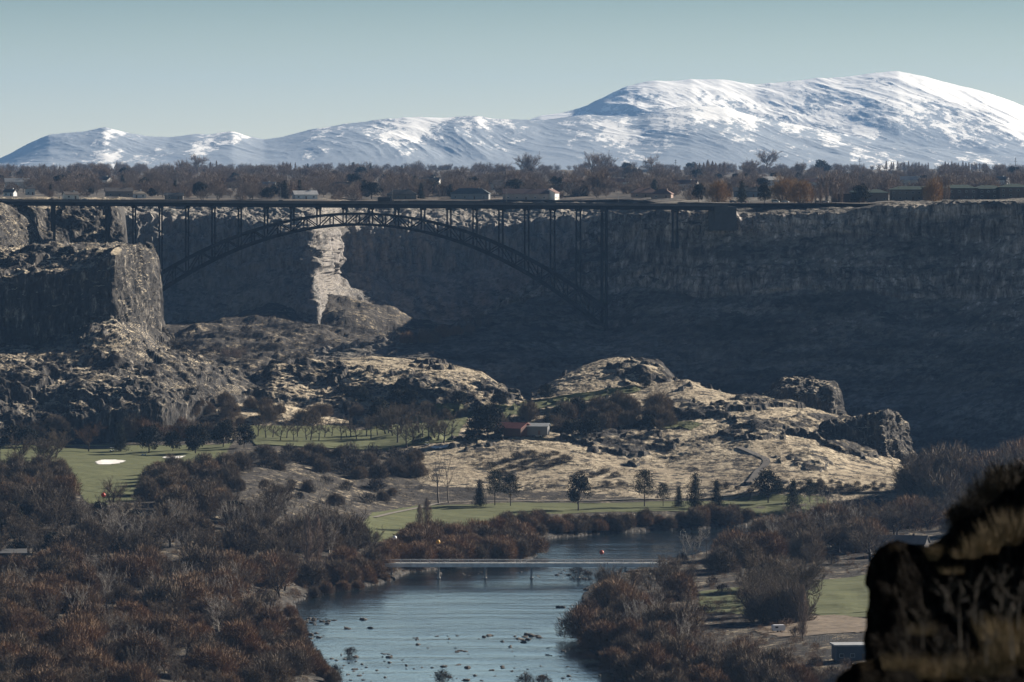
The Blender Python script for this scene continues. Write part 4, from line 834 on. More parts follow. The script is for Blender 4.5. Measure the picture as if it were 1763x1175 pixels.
def gen_dome(seed, H, W, n=6500, tw=0.13):
    """dense thicket willow: many stems fanning from the ground into a rounded twiggy mass of uneven lobes that reaches the ground"""
    rg = np.random.default_rng(seed); wood = []; B = []; D = []
    L = int(rg.integers(11, 15)); cen = []
    for i in range(L):
        a = i*2.4+rg.uniform(-0.5, 0.5); q = math.sqrt((i+0.3)/L); r = W*0.36*q; hz = H*(0.70-0.42*q*q)*rg.uniform(0.75, 1.08); cen.append((math.cos(a)*r, math.sin(a)*r, hz, W*rg.uniform(0.13, 0.21)))
    for (cx, cy_, cz, R) in cen:
        wood.append((np.array([[cx*0.2, cy_*0.2, -0.4], [cx*0.7, cy_*0.7, cz*0.55], [cx, cy_, cz]]), np.array([0.02*H, 0.014*H, 0.05])))
        for q in range(9):
            d = unit(rg.normal(size=(1, 3)))[0]; d[2] = abs(d[2])*0.9+0.1; e = np.array([cx, cy_, cz])+d*R*[1, 1, 1.2]; wood.append((np.array([[cx*0.7, cy_*0.7, cz*0.6], [cx, cy_, cz], e]), np.array([0.09, 0.06, 0.02])))
        per = n//L; d = unit(rg.normal(size=(per, 3))); rad = R*rg.uniform(0.35, 1.0, (per, 1)); m = rg.random(per) < 0.38
        b = np.array([cx, cy_, cz])+d*rad*[1, 1, 1.15]; b[m, 2] = rg.uniform(0.02, 1.0, m.sum())*np.maximum(b[m, 2], 0.3)      # skirt of twigs down to the ground
        B.append(b); D.append(unit(d*[0.8, 0.8, 0.6]+unit(rg.normal(size=(per, 3)))*0.5+[0, 0, 0.65]))
    B = np.concatenate(B); D = np.concatenate(D); ok = B[:, 2] > 0; B = B[ok]; D = D[ok]
    return tubes(wood, 3), slivers(B, D, rg.uniform(0.06, 0.13, len(B))*W, tw, rg)
def gen_poplar(seed, H, W, n=1500, tw=0.08):
    rg = np.random.default_rng(seed); z = np.linspace(0, 1, 7); P = np.stack([rg.normal(size=7)*0.01*H*z, rg.normal(size=7)*0.01*H*z, z*H*0.95-0.3], 1)
    t = rg.uniform(0.08, 1, n); r = W/2*np.sin(np.clip(t*1.02, 0, 1)**0.8*math.pi)**0.6*rg.uniform(0.1, 1, n); a = rg.uniform(0, 6.28, n)
    B = np.stack([np.cos(a)*r, np.sin(a)*r, t*H*0.9], 1); D = unit(np.stack([np.cos(a)*0.16, np.sin(a)*0.16, np.ones(n)], 1)+rg.normal(size=(n, 3))*0.12)
    wood = [(P, np.linspace(0.016*H, 0.02, 7))]
    for i in range(16):
        f = rg.uniform(0.05, 0.7); q = rg.uniform(0, 6.28); e = np.array([math.cos(q)*W*0.4, math.sin(q)*W*0.4, (f+0.22)*H]); wood.append((np.array([[0, 0, f*H], e*[0.6, 0.6, 0.95], e]), np.array([0.08, 0.06, 0.02])))
    return tubes(wood, 4), slivers(B, D, rg.uniform(0.06, 0.13, n)*H, tw, rg)
def gen_conifer(seed, H, W, n=2600, top=0.9, bare=0.08, irregular=0.25, kind='spruce'):
    """tapered whorls of needle sprays; 'pine' gives broken clumps on bare limbs"""
    rg = np.random.default_rng(seed); wood = [(np.array([[0, 0, -0.4], [0, 0, H*0.5], [0, 0, H*0.97]]), np.array([0.022*H, 0.014*H, 0.02]))]; B = []; D = []; S = []
    nb = 54 if kind == 'spruce' else 26
    for i in range(nb):
        f = bare+(1-bare)*(i+rg.uniform(0, 1))/nb; a = i*2.4+rg.uniform(-0.4, 0.4)
        if kind == 'spruce': R = W/2*(1-f)**0.85*rg.uniform(1-irregular, 1.0)+0.25
        else: R = W/2*math.sin(math.pi*min(1, (f*0.85+0.12)))**0.7*rg.uniform(0.55, 1.0)
        z0 = f*H; dz = -0.12*R if kind == 'spruce' else 0.25*R
        e = np.array([math.cos(a)*R, math.sin(a)*R, z0+dz]); wood.append((np.array([[0, 0, z0], e]), np.array([0.07, 0.02])))
        m = max(12, int(n/nb*(0.4+1.2*(1-f)) if kind == 'spruce' else n/nb)); s = rg.uniform(0.15 if kind == 'spruce' else 0.55, 1.05, (m, 1))
        cl = 0.10*W if kind == 'spruce' else 0.12*W
        B.append(np.array([0, 0, z0])+(e-[0, 0, z0])*s+rg.normal(size=(m, 3))*[cl, cl, cl*0.55]*(0.4+0.6*s)); D.append(unit(rg.normal(size=(m, 3))+[math.cos(a)*0.7, math.sin(a)*0.7, -0.1 if kind == 'spruce' else 0.4]))
    B = np.concatenate(B); D = np.concatenate(D)
    return tubes(wood, 4), slivers(B, D, rg.uniform(0.05, 0.10, len(B))*max(W, 5), 0.26, rg)
def gen_round(seed, H, W, n=3200, bare=0.14, ls=0.42):
    """broad evergreen: leaf clumps spread on lobes with gaps between"""
    rg = np.random.default_rng(seed); wood = [(np.array([[0, 0, -0.4], [0, 0, H*0.45]]), np.array([0.03*H, 0.018*H]))]; B = []
    L = 22
    for i in range(L):
        a = i*2.4; f = rg.uniform(0, 1); z = H*(bare+0.12+(0.80-bare)*f); R = W/2*math.sin(math.pi*(0.22+0.66*f))*rg.uniform(0.45, 0.82)
        c = np.array([math.cos(a)*R, math.sin(a)*R, z]); wood.append((np.array([[0, 0, z*0.45], c]), np.array([0.12, 0.04])))
        m = n//L; d = unit(rg.normal(size=(m, 3))); B.append(c+d*rg.uniform(0.55, 1.05, (m, 1))*W*rg.uniform(0.13, 0.2)*[1, 1, 0.85])
    B = np.concatenate(B); B = B[B[:, 2] > H*bare*0.8]
    return tubes(wood, 4), slivers(B, unit(rg.normal(size=(len(B), 3))), rg.uniform(0.5, 1.0, len(B))*ls*1.6, ls*1.5, rg)
def bark_mat(name, c):
    t = NT(name); oi = t.n("ShaderNodeObjectInfo"); f = t.noise(0.8, 2, 0.5, obj=True)
    k = t.math('ADD', t.math('MULTIPLY', oi.outputs["Random"], 0.55), t.math('MULTIPLY', f, 0.5))
    t.col(t.ramp(k, [(0.1, tuple(x*0.65 for x in c)), (0.9, tuple(x*1.4 for x in c))])); MATS[name] = t.m; return t.m
def twig_mat(name, cols_):
    t = NT(name); oi = t.n("ShaderNodeObjectInfo"); f = t.noise(0.35, 3, 0.6, obj=True)
    r = t.ramp(oi.outputs["Random"], [(i/(len(cols_)-1), c) for i, c in enumerate(cols_)])
    t.col(t.mix(t.math('MULTIPLY', f, 0.9), tuple(x*0.5 for x in cols_[0]), r)); MATS[name] = t.m; return t.m
b_grey = bark_mat("grey_bark", (0.10, 0.085, 0.072)); b_dark = bark_mat("dark_bark", (0.045, 0.037, 0.032)); b_pale = bark_mat("pale_bark", (0.30, 0.27, 0.235))
t_rust = twig_mat("rust_twigs", [(0.30, 0.190, 0.115), (0.20, 0.150, 0.108), (0.38, 0.265, 0.165), (0.15, 0.11, 0.082), (0.29, 0.175, 0.10), (0.26, 0.195, 0.135)])
t_grey = twig_mat("grey_brown_twigs", [(0.21, 0.160, 0.115), (0.16, 0.128, 0.10), (0.28, 0.215, 0.15), (0.13, 0.105, 0.085)])
t_plat = twig_mat("plateau_twigs", [(0.31, 0.23, 0.18), (0.25, 0.195, 0.16), (0.36, 0.26, 0.19), (0.23, 0.175, 0.145)])
t_gold = twig_mat("golden_willow_twigs", [(0.36, 0.215, 0.085), (0.33, 0.205, 0.095)]); t_pale = twig_mat("pale_twigs", [(0.26, 0.22, 0.185), (0.22, 0.19, 0.16)])
t_need = twig_mat("dark_needles", [(0.030, 0.038, 0.026), (0.022, 0.028, 0.020), (0.038, 0.042, 0.028)]); t_leaf = twig_mat("dark_evergreen_leaves", [(0.020, 0.023, 0.016), (0.030, 0.031, 0.021), (0.026, 0.025, 0.018)])
t_shrub = twig_mat("sage_twigs", [(0.075, 0.066, 0.056), (0.055, 0.047, 0.042), (0.095, 0.083, 0.066)]); t_orange = twig_mat("orange_brown_twigs", [(0.20, 0.115, 0.065), (0.17, 0.095, 0.06)])
class Proto:
    def __init__(s, base, gen, wood, crown, H): s.H = H; (wv_, wf), (cv, cf) = gen; s.w = np_mesh(base+"_trunk", wv_, wf, True); s.c = np_mesh(base+"_crown", cv, cf); s.w.materials.append(wood); s.c.materials.append(crown); s.raw = (wv_, wf, cv, cf)
PR = {}
def addp(kind, lst): PR[kind] = lst
addp('dome', [Proto("shrub", gen_dome(100+i, 8, 12), b_dark, t_rust, 8) for i in range(5)])
addp('domegrey', [Proto("shrub", gen_dome(120+i, 8, 12), b_dark, t_grey, 8) for i in range(4)])
addp('bare', [Proto("tree", gen_bare(140+i, 14, 12, h0=0.14, limbs=15, subs=10, twigs=20, trunks=1+(i % 2)), b_dark, t_grey, 14) for i in range(5)])
addp('bareplat', [Proto("tree", gen_bare(150+i, 14, 13, h0=0.14, limbs=15, subs=10, twigs=20, trunks=1+(i % 2)), b_grey, t_plat, 14) for i in range(4)])
addp('tall', [Proto("tree", gen_bare(160+i, 18, 9, trunks=3, h0=0.3, limbs=8, subs=7, twigs=12, up=1.0, tr=0.014), b_grey, t_grey, 18) for i in range(4)])
addp('birch', [Proto("tree", gen_bare(170+i, 15, 8, trunks=3, h0=0.3, limbs=7, subs=7, twigs=10, up=1.0, tr=0.012), b_pale, t_pale, 15) for i in range(3)])
addp('fair', [Proto("tree", gen_bare(180+i, 12, 9, h0=0.38, limbs=9, subs=7, twigs=10), b_dark, t_grey, 12) for i in range(4)])
addp('snag', [Proto("tree", gen_bare(190+i, 26, 13, h0=0.4, limbs=8, subs=4, twigs=4, tr=0.02, up=0.8), b_grey, t_grey, 26) for i in range(2)])
addp('poplar', [Proto("poplar", gen_poplar(200+i, 15, 3.6), b_grey, t_plat, 15) for i in range(3)])
addp('gold', [Proto("willow", gen_dome(210+i, 13, 17, 5000, 0.13), b_grey, t_gold, 13) for i in range(2)])
addp('orange', [Proto("tree", gen_bare(215+i, 14, 14, limbs=12, subs=10, twigs=22), b_dark, t_orange, 14) for i in range(1)])
addp('spruce', [Proto("conifer", gen_conifer(220+i, 15, 9.5, n=4200), b_dark, t_need, 15) for i in range(3)])
addp('pine', [Proto("pine", gen_conifer(230+i, 15, 10, kind='pine', bare=0.32), b_dark, t_need, 15) for i in range(3)])
addp('round', [Proto("evergreen", gen_round(240+i, 11, 13), b_dark, t_leaf, 11) for i in range(4)])
addp('roundt', [Proto("evergreen", gen_round(250+i, 14, 14, bare=0.22), b_dark, t_leaf, 14) for i in range(2)])
addp('bush', [Proto("bush", gen_dome(260+i, 3.2, 5.2, 900, 0.07), b_dark, t_shrub, 3.2) for i in range(5)])
CNT = {}; NCAP = {}; OVER = []
def plant(kind, u, v, hpx, name, label, cat, group=None, wide=1.0, parts=True, at=None, rz=None, mat=None, tilt=0.0):
    if at is None:
        h = hit(u, v)
        if h is None: return None
    else: h = at
    if group and NCAP.get(name, 0) >= 292: OVER.append((kind, h, hpx*h[1]/F)); return None
    NCAP[name] = NCAP.get(name, 0)+1
    ps = PR[kind]; p = ps[CNT.get(kind, 0) % len(ps)]; CNT[kind] = CNT.get(kind, 0)+1
    H = hpx*h[1]/F; s = H/p.H; rz = random.uniform(0, 6.28) if rz is None else rz
    r = empty(name, (h[0], h[1], h[2]-0.1), rz); r.scale = (s*wide, s*wide, s); r.rotation_euler = (random.uniform(-1, 1)*tilt, random.uniform(-1, 1)*tilt, rz)
    tag(r, label, cat, group)
    a = link("trunk", p.w, None, r); b = link("crown", p.c, None, r)
    return r
# ---- single trees one can tell apart
CON = [('spruce',826,873,40,0.9,"small dark spruce at the left end of the riverside fairway row"),('pine',852,871,52,0.85,"slim pine beside the small spruce on the riverside fairway"),('pine',879,872,47,0.85,"pine third from the left on the riverside fairway"),
 ('roundt',996,880,54,0.8,"dense dark conifer standing alone in the middle of the riverside fairway"),('pine',1110,873,53,0.95,"tall spreading pine right of the lone dense conifer"),('pine',1142,873,34,1.0,"short pine beside the tall spreading pine"),
 ('spruce',1169,875,32,1.0,"small spruce between the short pine and the tall dark spruce"),('spruce',1197,877,53,1.0,"tall dark spruce left of the big round tree"),('spruce',1234,874,40,1.0,"medium spruce just left of the big round tree by the slope"),
 ('roundt',1323,867,49,1.0,"big round dark evergreen with a leaning trunk beside the curving lane"),('spruce',1366,880,47,1.0,"pointed dark spruce right of the big round evergreen"),('pine',1395,866,34,1.1,"flat topped small pine right of the pointed spruce"),
 ('spruce',207,778,48,1.0,"pointed dark spruce by the golf pond"),('round',256,781,46,0.95,"broad dark evergreen right of the pond spruce"),('round',297,778,36,0.8,"smaller dark evergreen in the middle of the left green row"),
 ('round',336,782,50,0.85,"tall dark evergreen in the left green row with a yellowish side"),('round',384,770,46,0.9,"compact round evergreen near the right end of the left green row"),('round',420,772,40,0.9,"last dark evergreen in the left green row"),
 ('round',840,752,56,1.0,"very large dark evergreen left of the rust roofed barn"),('round',815,758,34,1.0,"low dark evergreen at the foot of the very large one"),('round',655,738,52,0.9,"dark evergreen left of the bare fairway trees"),
 ('round',683,706,34,1.0,"dark evergreen below the rocky knoll face"),('round',705,700,30,1.0,"dark evergreen right below the knoll rocks"),('round',620,690,26,1.1,"small dark evergreen at the left foot of the knoll rocks"),
 ('round',590,680,20,1.1,"little dark evergreen leftmost under the knoll rocks"),('round',790,700,26,1.2,"dark evergreen near the right foot of the knoll"),('round',860,700,22,1.4,"wide dark evergreen at the gap between knoll and domed hill"),
 ('round',1110,668,22,1.0,"dark evergreen by the rocks of the domed hill"),('round',940,688,26,1.0,"dark evergreen left of the domed hill fairway"),('spruce',942,742,36,1.2,"open branched conifer above the grey shed"),
 ('round',985,752,28,1.4,"dark evergreen clump right of the grey shed"),('round',1018,752,30,1.2,"second dark evergreen right of the grey shed"),('round',1060,710,30,1.0,"dark evergreen beside the upper fairway strip"),
 ('round',960,728,28,1.0,"dark evergreen behind the grey shed"),('round',995,716,30,1.0,"dark evergreen above the evergreen clump right of the shed"),('round',1118,738,24,1.2,"low dark evergreen at the left of the small upper green")]
for k, u, v, h, w, lb in CON: plant(k, u, v, h*(1.15 if v > 860 else 1.0), "conifer_tree" if k in ('spruce','pine') else "evergreen_tree", lb, "conifer" if k in ('spruce','pine') else "evergreen tree", wide=w)
BARE = [('snag',755,868,104,0.9,"very tall bare tree with split trunk at the foot of the grassy slope"),('snag',772,867,100,0.7,"second very tall bare tree right beside the split trunk one"),('fair',614,935,66,1.2,"broad bare tree with fanned limbs on the fairway left of the footbridge"),
 ('poplar',528,975,92,1.0,"slender pale poplar rising from the thicket left of the river"),('poplar',546,968,84,1.1,"slender poplar just right of the pale one in the left thicket"),('poplar',735,912,56,1.6,"bare poplar clump above the riverside shrubs"),('poplar',722,915,48,1.4,"shorter bare poplar at the left of the poplar clump"),
 ('orange',152,778,50,1.0,"orange brown bare tree on the pond's near shore"),('orange',268,764,38,1.0,"orange topped bare tree behind the left green row"),('bare',95,788,52,1.0,"grey bare tree at the left end of the golf green"),('bare',72,802,52,1.0,"dark bare tree with low limbs left of the golf green"),
 ('bare',32,800,54,1.1,"bare tree near the left edge above the thicket"),('round',50,770,34,1.2,"dark evergreen near the left edge"),('round',18,768,36,1.1,"dark evergreen touching the left edge"),('bare',60,762,40,1.1,"brown bare tree behind the left edge evergreens"),
 ('domegrey',98,740,28,1.2,"grey brown bush on the pale mound above the pond"),('birch',395,920,62,1.0,"pale barked bare tree standing in the dark left thicket"),('birch',148,990,42,1.1,"white limbed bare tree above the rust thicket"),
 ('birch',320,970,60,0.9,"pale leaning bare tree left of the slender poplars"),('birch',548,866,56,0.8,"pale bare tree on the scrubby slope above the left thicket"),('birch',1190,968,60,1.3,"pale twigged bare tree at the right end of the footbridge"),('snag',1250,905,46,1.6,"leaning bare tree over the far river reach"),
 ('bare',1500,968,62,1.6,"wide bare tree with forked trunk left of the gabled house"),('bare',1445,952,58,1.4,"dense grey bare tree right of the riverside fairway"),('poplar',1383,1105,100,0.8,"dark narrow poplar below the right golf green"),('birch',1420,880,40,0.9,"pale small bare tree at the right end of the riverside fairway"),('birch',1436,882,38,0.9,"second pale small bare tree at the fairway's right end")]
for k, u, v, h, w, lb in BARE:
    nm = {'poplar':"poplar_tree",'round':"evergreen_tree",'domegrey':"bare_bush"}.get(k, "bare_tree"); plant(k, u, v, h, nm, lb, {'poplar':"poplar",'round':"evergreen tree",'domegrey':"bush"}.get(k, "tree"), wide=w)
# ---- rows on the middle fairway
for i, u in enumerate(np.linspace(446, 640, 18)):
    plant('fair', u+random.uniform(-4, 4), 756+random.uniform(-3, 5), random.uniform(34, 44), "bare_tree", "slim grey bare tree in the long row on the middle fairway", "tree", "bare trees in a row on the middle fairway", wide=0.9)
for i, (u, v, h) in enumerate([(668,748,46),(684,764,56),(700,772,52),(711,766,50),(728,754,44),(738,760,50),(752,758,42),(764,764,56),(778,752,44),(690,748,60),(722,748,58),(650,752,44),(676,752,54),(745,744,48)]):
    plant('fair' if i % 3 else 'bare', u, v, h, "bare_tree", "bare tree in the grove on the fairway left of the barn", "tree", "bare trees in the grove left of the barn", wide=0.9)
def pip(x, y, poly):
    c = False; n = len(poly)
    for i in range(n):
        x0, y0 = poly[i]; x1, y1 = poly[(i+1) % n]
        if (y0 > y) != (y1 > y) and x < (x1-x0)*(y-y0)/(y1-y0)+x0: c = not c
    return c
RV2 = np.array(RIVER)
def inriver(p, m=0.5): return float(sdist(np.array([p[0]]), np.array([p[1]]), RIVER)[0]) < m
def fill(poly, dx, dy, fn, jit=0.42, seed=1):
    rr = random.Random(seed); xs = [p[0] for p in poly]; ys = [p[1] for p in poly]; v = min(ys); k = 0; out = []
    while v <= max(ys):
        u = min(xs)+(dx/2 if k % 2 else 0)
        while u <= max(xs):
            a, b = u+rr.uniform(-jit, jit)*dx, v+rr.uniform(-jit, jit)*dy
            if pip(a, b, poly): out.append((a, b))
            u += dx
        v += dy; k += 1
    for a, b in out: fn(a, b, rr)
def mk(kinds, hr, name, label, cat, group, wide=(0.85, 1.2), margin=1.0, sub=None):
    def f(u, v, rr, label=label, group=group):
        if sub:
            q = sub(u, v); label = label+' '+q; group = group+' '+q
        h = hit(u, v)
        if h is None or (h[2] < 1.5 and inriver(h, margin)): return
        r = plant(rr.choice(kinds), u, v, rr.uniform(*hr), name, label, cat, group, wide=rr.uniform(*wide), at=h, tilt=0.06)
    return f
# big rust thicket, lower left
fill([(-30,985),(120,985),(260,990),(420,985),(560,985),(640,980),(672,992),(640,1006),(560,1016),(510,1032),(496,1060),(505,1105),(528,1145),(545,1178),(400,1215),(-30,1215)], 44, 19, mk(['dome','dome','dome','bare','bare','domegrey','tall'], (32, 70), "bare_shrub_tree", "rust brown bare shrub tree of the left thicket,", "shrub tree", "left thicket shrub trees", (0.9, 1.25), margin=5.5, sub=lambda u, v: "overhanging the left riverbank" if u > 430 else ("along the bottom edge" if v > 1125 else ("at the left edge" if u < 110 else ("just below the grey wood" if v < 1025 else ("halfway between left edge and river" if u < 290 else "one row back from the river"))))), seed=3)
# taller grey trees and evergreens above it
fill([(-30,870),(100,872),(230,885),(420,885),(560,890),(600,900),(650,940),(668,975),(560,978),(420,976),(200,972),(-30,975)], 46, 19, mk(['domegrey','tall','bare','bare'], (46, 66), "bare_tree", "grey bare tree of the dark left wood,", "tree", "left wood bare trees", (0.85, 1.2), sub=lambda u, v: "near the left edge" if u < 130 else ("below the left golf green" if u < 300 else ("below the scrubby slope" if u < 480 else "around the slender poplars"))), seed=5)
for u, v, h in [(20,905,40),(8,940,44),(50,925,36),(160,935,40),(170,900,34),(230,925,46),(262,940,40),(120,905,30),(400,898,34),(408,905,40),(300,925,34),(215,960,34),(90,955,36),(355,950,30),(30,965,34),(450,900,26)]:
    plant('round', u, v, h, "evergreen_tree", "low dark evergreen among the grey trees above the rust thicket", "evergreen tree", "dark evergreens in the left wood", wide=1.0)
fill([(-30,808),(60,812),(112,822),(130,850),(150,870),(190,880),(240,880),(-30,882)], 34, 15, mk(['domegrey','domegrey','dome'], (32, 46), "bare_shrub_tree", "grey brown bare shrub tree beside the left golf green", "shrub tree", "bare shrub trees beside the left golf green"), seed=7)
fill([(232,812),(300,806),(380,792),(430,800),(420,840),(400,880),(300,884),(240,880),(232,850)], 34, 15, mk(['domegrey','domegrey','domegrey','dome'], (28, 42), "bare_shrub_tree", "grey bare shrub tree on the slope right of the left golf green", "shrub tree", "bare shrub trees right of the left golf green"), seed=9)
fill([(400,784),(480,782),(600,784),(660,786),(735,790),(742,812),(700,826),(620,826),(520,812),(430,812)], 24, 11, mk(['domegrey','bush'], (18, 27), "bare_bush", "grey brown bush on the scrubby bank below the middle fairway", "bush", "bushes on the bank below the middle fairway"), seed=11)
fill([(400,820),(500,824),(600,835),(700,838),(700,862),(640,880),(560,872),(420,850)], 48, 15, mk(['bush','domegrey'], (12, 24), "bare_bush", "dark bush on the open grassy slope above the left wood", "bush", "bushes on the open grassy slope"), seed=12)
# peninsula behind the footbridge
fill([(684,940),(700,924),(760,922),(850,918),(900,930),(925,956),(905,966),(800,972),(700,982),(672,992),(660,970)], 30, 11, mk(['dome','dome','dome','domegrey'], (30, 44), "bare_shrub_tree", "rust brown bare shrub tree on the point behind the footbridge", "shrub tree", "bare shrub trees behind the footbridge", (0.9, 1.3)), seed=13)
fill([(600,985),(680,985),(668,998),(600,1008),(560,1014),(570,998)], 26, 9, mk(['dome'], (26, 36), "bare_shrub_tree", "low rust shrub tree at the left end of the footbridge", "shrub tree", "shrub trees at the footbridge's left end"), seed=14)
# far bank
fill([(850,900),(950,900),(1040,900),(1150,898),(1250,890),(1300,894),(1300,902),(1150,911),(1050,916),(960,922),(905,930),(850,915)], 22, 8, mk(['dome','domegrey'], (19, 28), "bare_shrub_tree", "brown bare shrub tree lining the far bank below the fairway", "shrub tree", "bare shrub trees along the far bank"), seed=15)
# right side
fill([(1180,985),(1200,1000),(1185,1050),(1190,1125),(1330,1140),(1370,1165),(1420,1185),(1500,1200),(1500,1215),(1075,1215),(1050,1150),(1005,1118),(1000,1085),(1012,1050),(1050,1022),(1110,1010)], 44, 19, mk(['dome','dome','domegrey','bare','bare','tall'], (32, 70), "bare_shrub_tree", "brown bare shrub tree of the right thicket,", "shrub tree", "right thicket shrub trees", (0.9, 1.25), sub=lambda u, v: "at the water's edge" if u < 1060+(v < 1000)*80 else ("along the bottom edge" if v > 1140 else ("nearest the footbridge end" if v < 1040 else "in the middle of the thicket"))), seed=17)
fill([(1290,1010),(1340,1004),(1375,1010),(1385,1085),(1340,1092),(1290,1080)], 26, 14, mk(['bare','domegrey','tall'], (60, 84), "bare_tree", "grey bare tree in the clump splitting the right golf green", "tree", "bare trees splitting the right golf green"), seed=18)
fill([(1215,985),(1250,968),(1310,950),(1345,905),(1420,895),(1560,900),(1760,870),(1800,900),(1800,925),(1520,928),(1470,960),(1400,975),(1330,985),(1250,990)], 42, 14, mk(['bare','tall','domegrey','dome'], (44, 66), "bare_tree", "bare tree in the right wood,", "tree", "right wood bare trees", sub=lambda u, v: "beside the far river reach" if u < 1290 else ("below the riverside fairway's end" if u < 1440 else "towards the gabled house")), seed=19)
fill([(1590,850),(1640,840),(1800,835),(1800,885),(1640,885),(1560,890)], 34, 12, mk(['bare','domegrey','dome'], (64, 92), "bare_tree", "reddish grey bare tree in the tall wood at the foot of the shaded wall", "tree", "tall bare trees below the shaded wall", (0.9, 1.2)), seed=21)
# bushes: brow of the hillside, valley head, hillside rows
for i, (u, v) in enumerate([(905,690-0+110),(920,792),(870,797),(848,805),(880,806),(900,810),(930,802),(945,806),(958,800),(975,796),(938,790),(915,785),(890,790),(1000,818),(1020,822),(1040,815),(1060,822),(865,820),(885,828),(1070,838),(955,784),(972,790),(1045,838)]):
    plant('bush', u, v, random.uniform(9, 13), "bare_bush", "low dark bush on the pale grassy slope below the barn", "bush", "low bushes on the grassy slope below the barn", wide=1.5)
fill([(820,735),(960,712),(1040,700),(1110,700),(1170,720),(1150,745),(1030,752),(940,742),(850,745)], 32, 13, mk(['domegrey','bare','domegrey'], (22, 38), "bare_tree", "grey bare tree beside the upper fairway behind the grey shed", "tree", "bare trees around the grey shed"), seed=23)
fill([(330,690),(470,700),(620,706),(800,708),(870,712),(860,722),(700,726),(600,732),(430,734),(330,720)], 40, 13, mk(['domegrey','domegrey','bare','round'], (17, 28), "bare_shrub_tree", "grey shrub tree between the middle fairway and the knoll", "shrub tree", "shrub trees at the foot of the knoll"), seed=25)
fill([(200,745),(300,745),(430,745),(430,752),(300,760),(200,758)], 26, 7, mk(['domegrey','dome'], (20, 30), "bare_shrub_tree", "brown shrub tree behind the row of dark evergreens", "shrub tree", "shrub trees behind the left green row"), seed=26)
fill([(1230,838),(1290,843),(1420,832),(1560,838),(1560,850),(1420,850),(1290,852)], 22, 6, mk(['bush'], (8, 14), "bare_bush", "small dark bush at the foot of the right hillside", "bush", "small bushes at the foot of the right hillside"), seed=27)
# beyond the bridge
fill([(700,585),(760,572),(830,552),(870,548),(840,566),(760,592),(700,600)], 22, 9, mk(['dome','bareplat'], (16, 24), "bare_shrub_tree", "pinkish brown shrub tree at the foot of the shaded alcove", "shrub tree", "pinkish shrub trees beyond the bridge"), seed=29)
fill([(350,605),(420,600),(440,612),(400,620)], 18, 7, mk(['bareplat'], (14, 18), "bare_shrub_tree", "pale brown shrub tree on the flat beyond the left cliff", "shrub tree", "pale shrub trees beyond the left cliff"), seed=30)
# ---- the plateau
SK = [('bareplat',340,300,36,1.1,"round bare tree standing tallest on the left skyline"),('bareplat',318,302,28,0.9,"bare tree left of the tallest left skyline tree"),('bareplat',292,302,22,0.9,"smaller bare tree second left of the tallest left skyline tree"),
 ('bareplat',904,306,42,1.0,"broad bare tree on the skyline above the long brown roofed house"),('bareplat',1018,305,46,0.8,"bare tree at the left of the centre skyline pair"),('bareplat',1044,305,42,0.9,"bare tree at the right of the centre skyline pair"),
 ('bareplat',1122,302,36,1.0,"bare tree on the skyline above the grey farm building"),('bareplat',1030,335,46,1.3,"large dark bare tree standing before the centre skyline pair"),('bareplat',1320,296,40,1.3,"wide crowned bare tree on the right skyline"),('bareplat',1290,300,26,1.1,"low bare tree left of the wide crowned skyline tree"),
 ('spruce',608,302,22,1.0,"pointed conifer on the skyline left of centre"),('spruce',638,300,18,0.9,"small pointed conifer right of the skyline conifer"),('spruce',692,301,16,1.0,"small conifer on the skyline above the hipped houses"),('spruce',530,298,16,0.9,"small dark conifer beside the skyline poplars"),
 ('gold',1237,350,44,1.0,"golden willow right above the bridge end"),('gold',1350,348,50,1.0,"large golden willow left of the rim car park"),('gold',1378,350,46,0.8,"thinner golden willow right of the large golden one"),('gold',1608,347,48,0.7,"pale golden willow between the modern office blocks"),
 ('round',1203,348,30,0.7,"upright dark evergreen left of the golden willow at the bridge end"),('spruce',1277,350,38,1.0,"dark spruce between the two golden willows"),('round',1316,350,34,0.7,"dark upright evergreen left of the large golden willow"),
 ('round',1480,352,34,1.0,"dark evergreen before the tan block"),('round',1000,345,24,1.2,"dark evergreen behind the long low white building"),('round',345,342,26,1.1,"dark evergreen pair member left of the white roofed house"),('round',460,343,20,1.2,"dark evergreen left of the white light roofed house"),
 ('spruce',87,338,20,1.0,"dark spruce between the leftmost houses"),('spruce',125,331,17,1.0,"dark spruce above the small white house"),('spruce',490,343,32,1.1,"tall dark spruce beside the white light roofed house"),('spruce',516,336,26,1.0,"dark spruce behind the white light roofed house"),('round',155,338,14,1.0,"small round evergreen right of the small white house"),
 ('round',262,340,16,1.0,"small evergreen right of the cream house"),('round',640,343,28,1.2,"dark round evergreen clump left of the bright gabled house"),('spruce',725,343,28,0.9,"narrow dark conifer between the two hipped houses"),('spruce',775,340,22,1.1,"dark conifer behind the grey hipped house"),
 ('round',603,322,22,0.8,"round dark evergreen left of centre"),('round',790,312,16,1.0,"round dark evergreen above the grey hipped house"),('round',300,310,16,1.0,"round dark evergreen in the left trees"),('round',665,318,18,1.0,"round dark evergreen above the bright gabled house"),
 ('round',1078,300,20,1.0,"dark evergreen right of the centre skyline pair"),('round',1190,300,20,1.2,"dark evergreen on the skyline left of the poplars"),('round',1415,300,24,1.2,"dark round tree on the skyline left of the white flat building")]
for k, u, v, h, w, lb in SK: plant(k, u, v, h, {'gold':"willow_tree",'bareplat':"bare_tree",'spruce':"conifer_tree",'round':"evergreen_tree"}[k], lb, {'gold':"willow",'bareplat':"tree",'spruce':"conifer",'round':"evergreen tree"}[k], wide=w)
def poprow(us, v, h, lb, grp, kw=1.0):
    for u in us: plant('poplar', u+random.uniform(-1.5, 1.5), v, random.uniform(*h), "poplar_tree", lb, "poplar", grp, wide=kw)
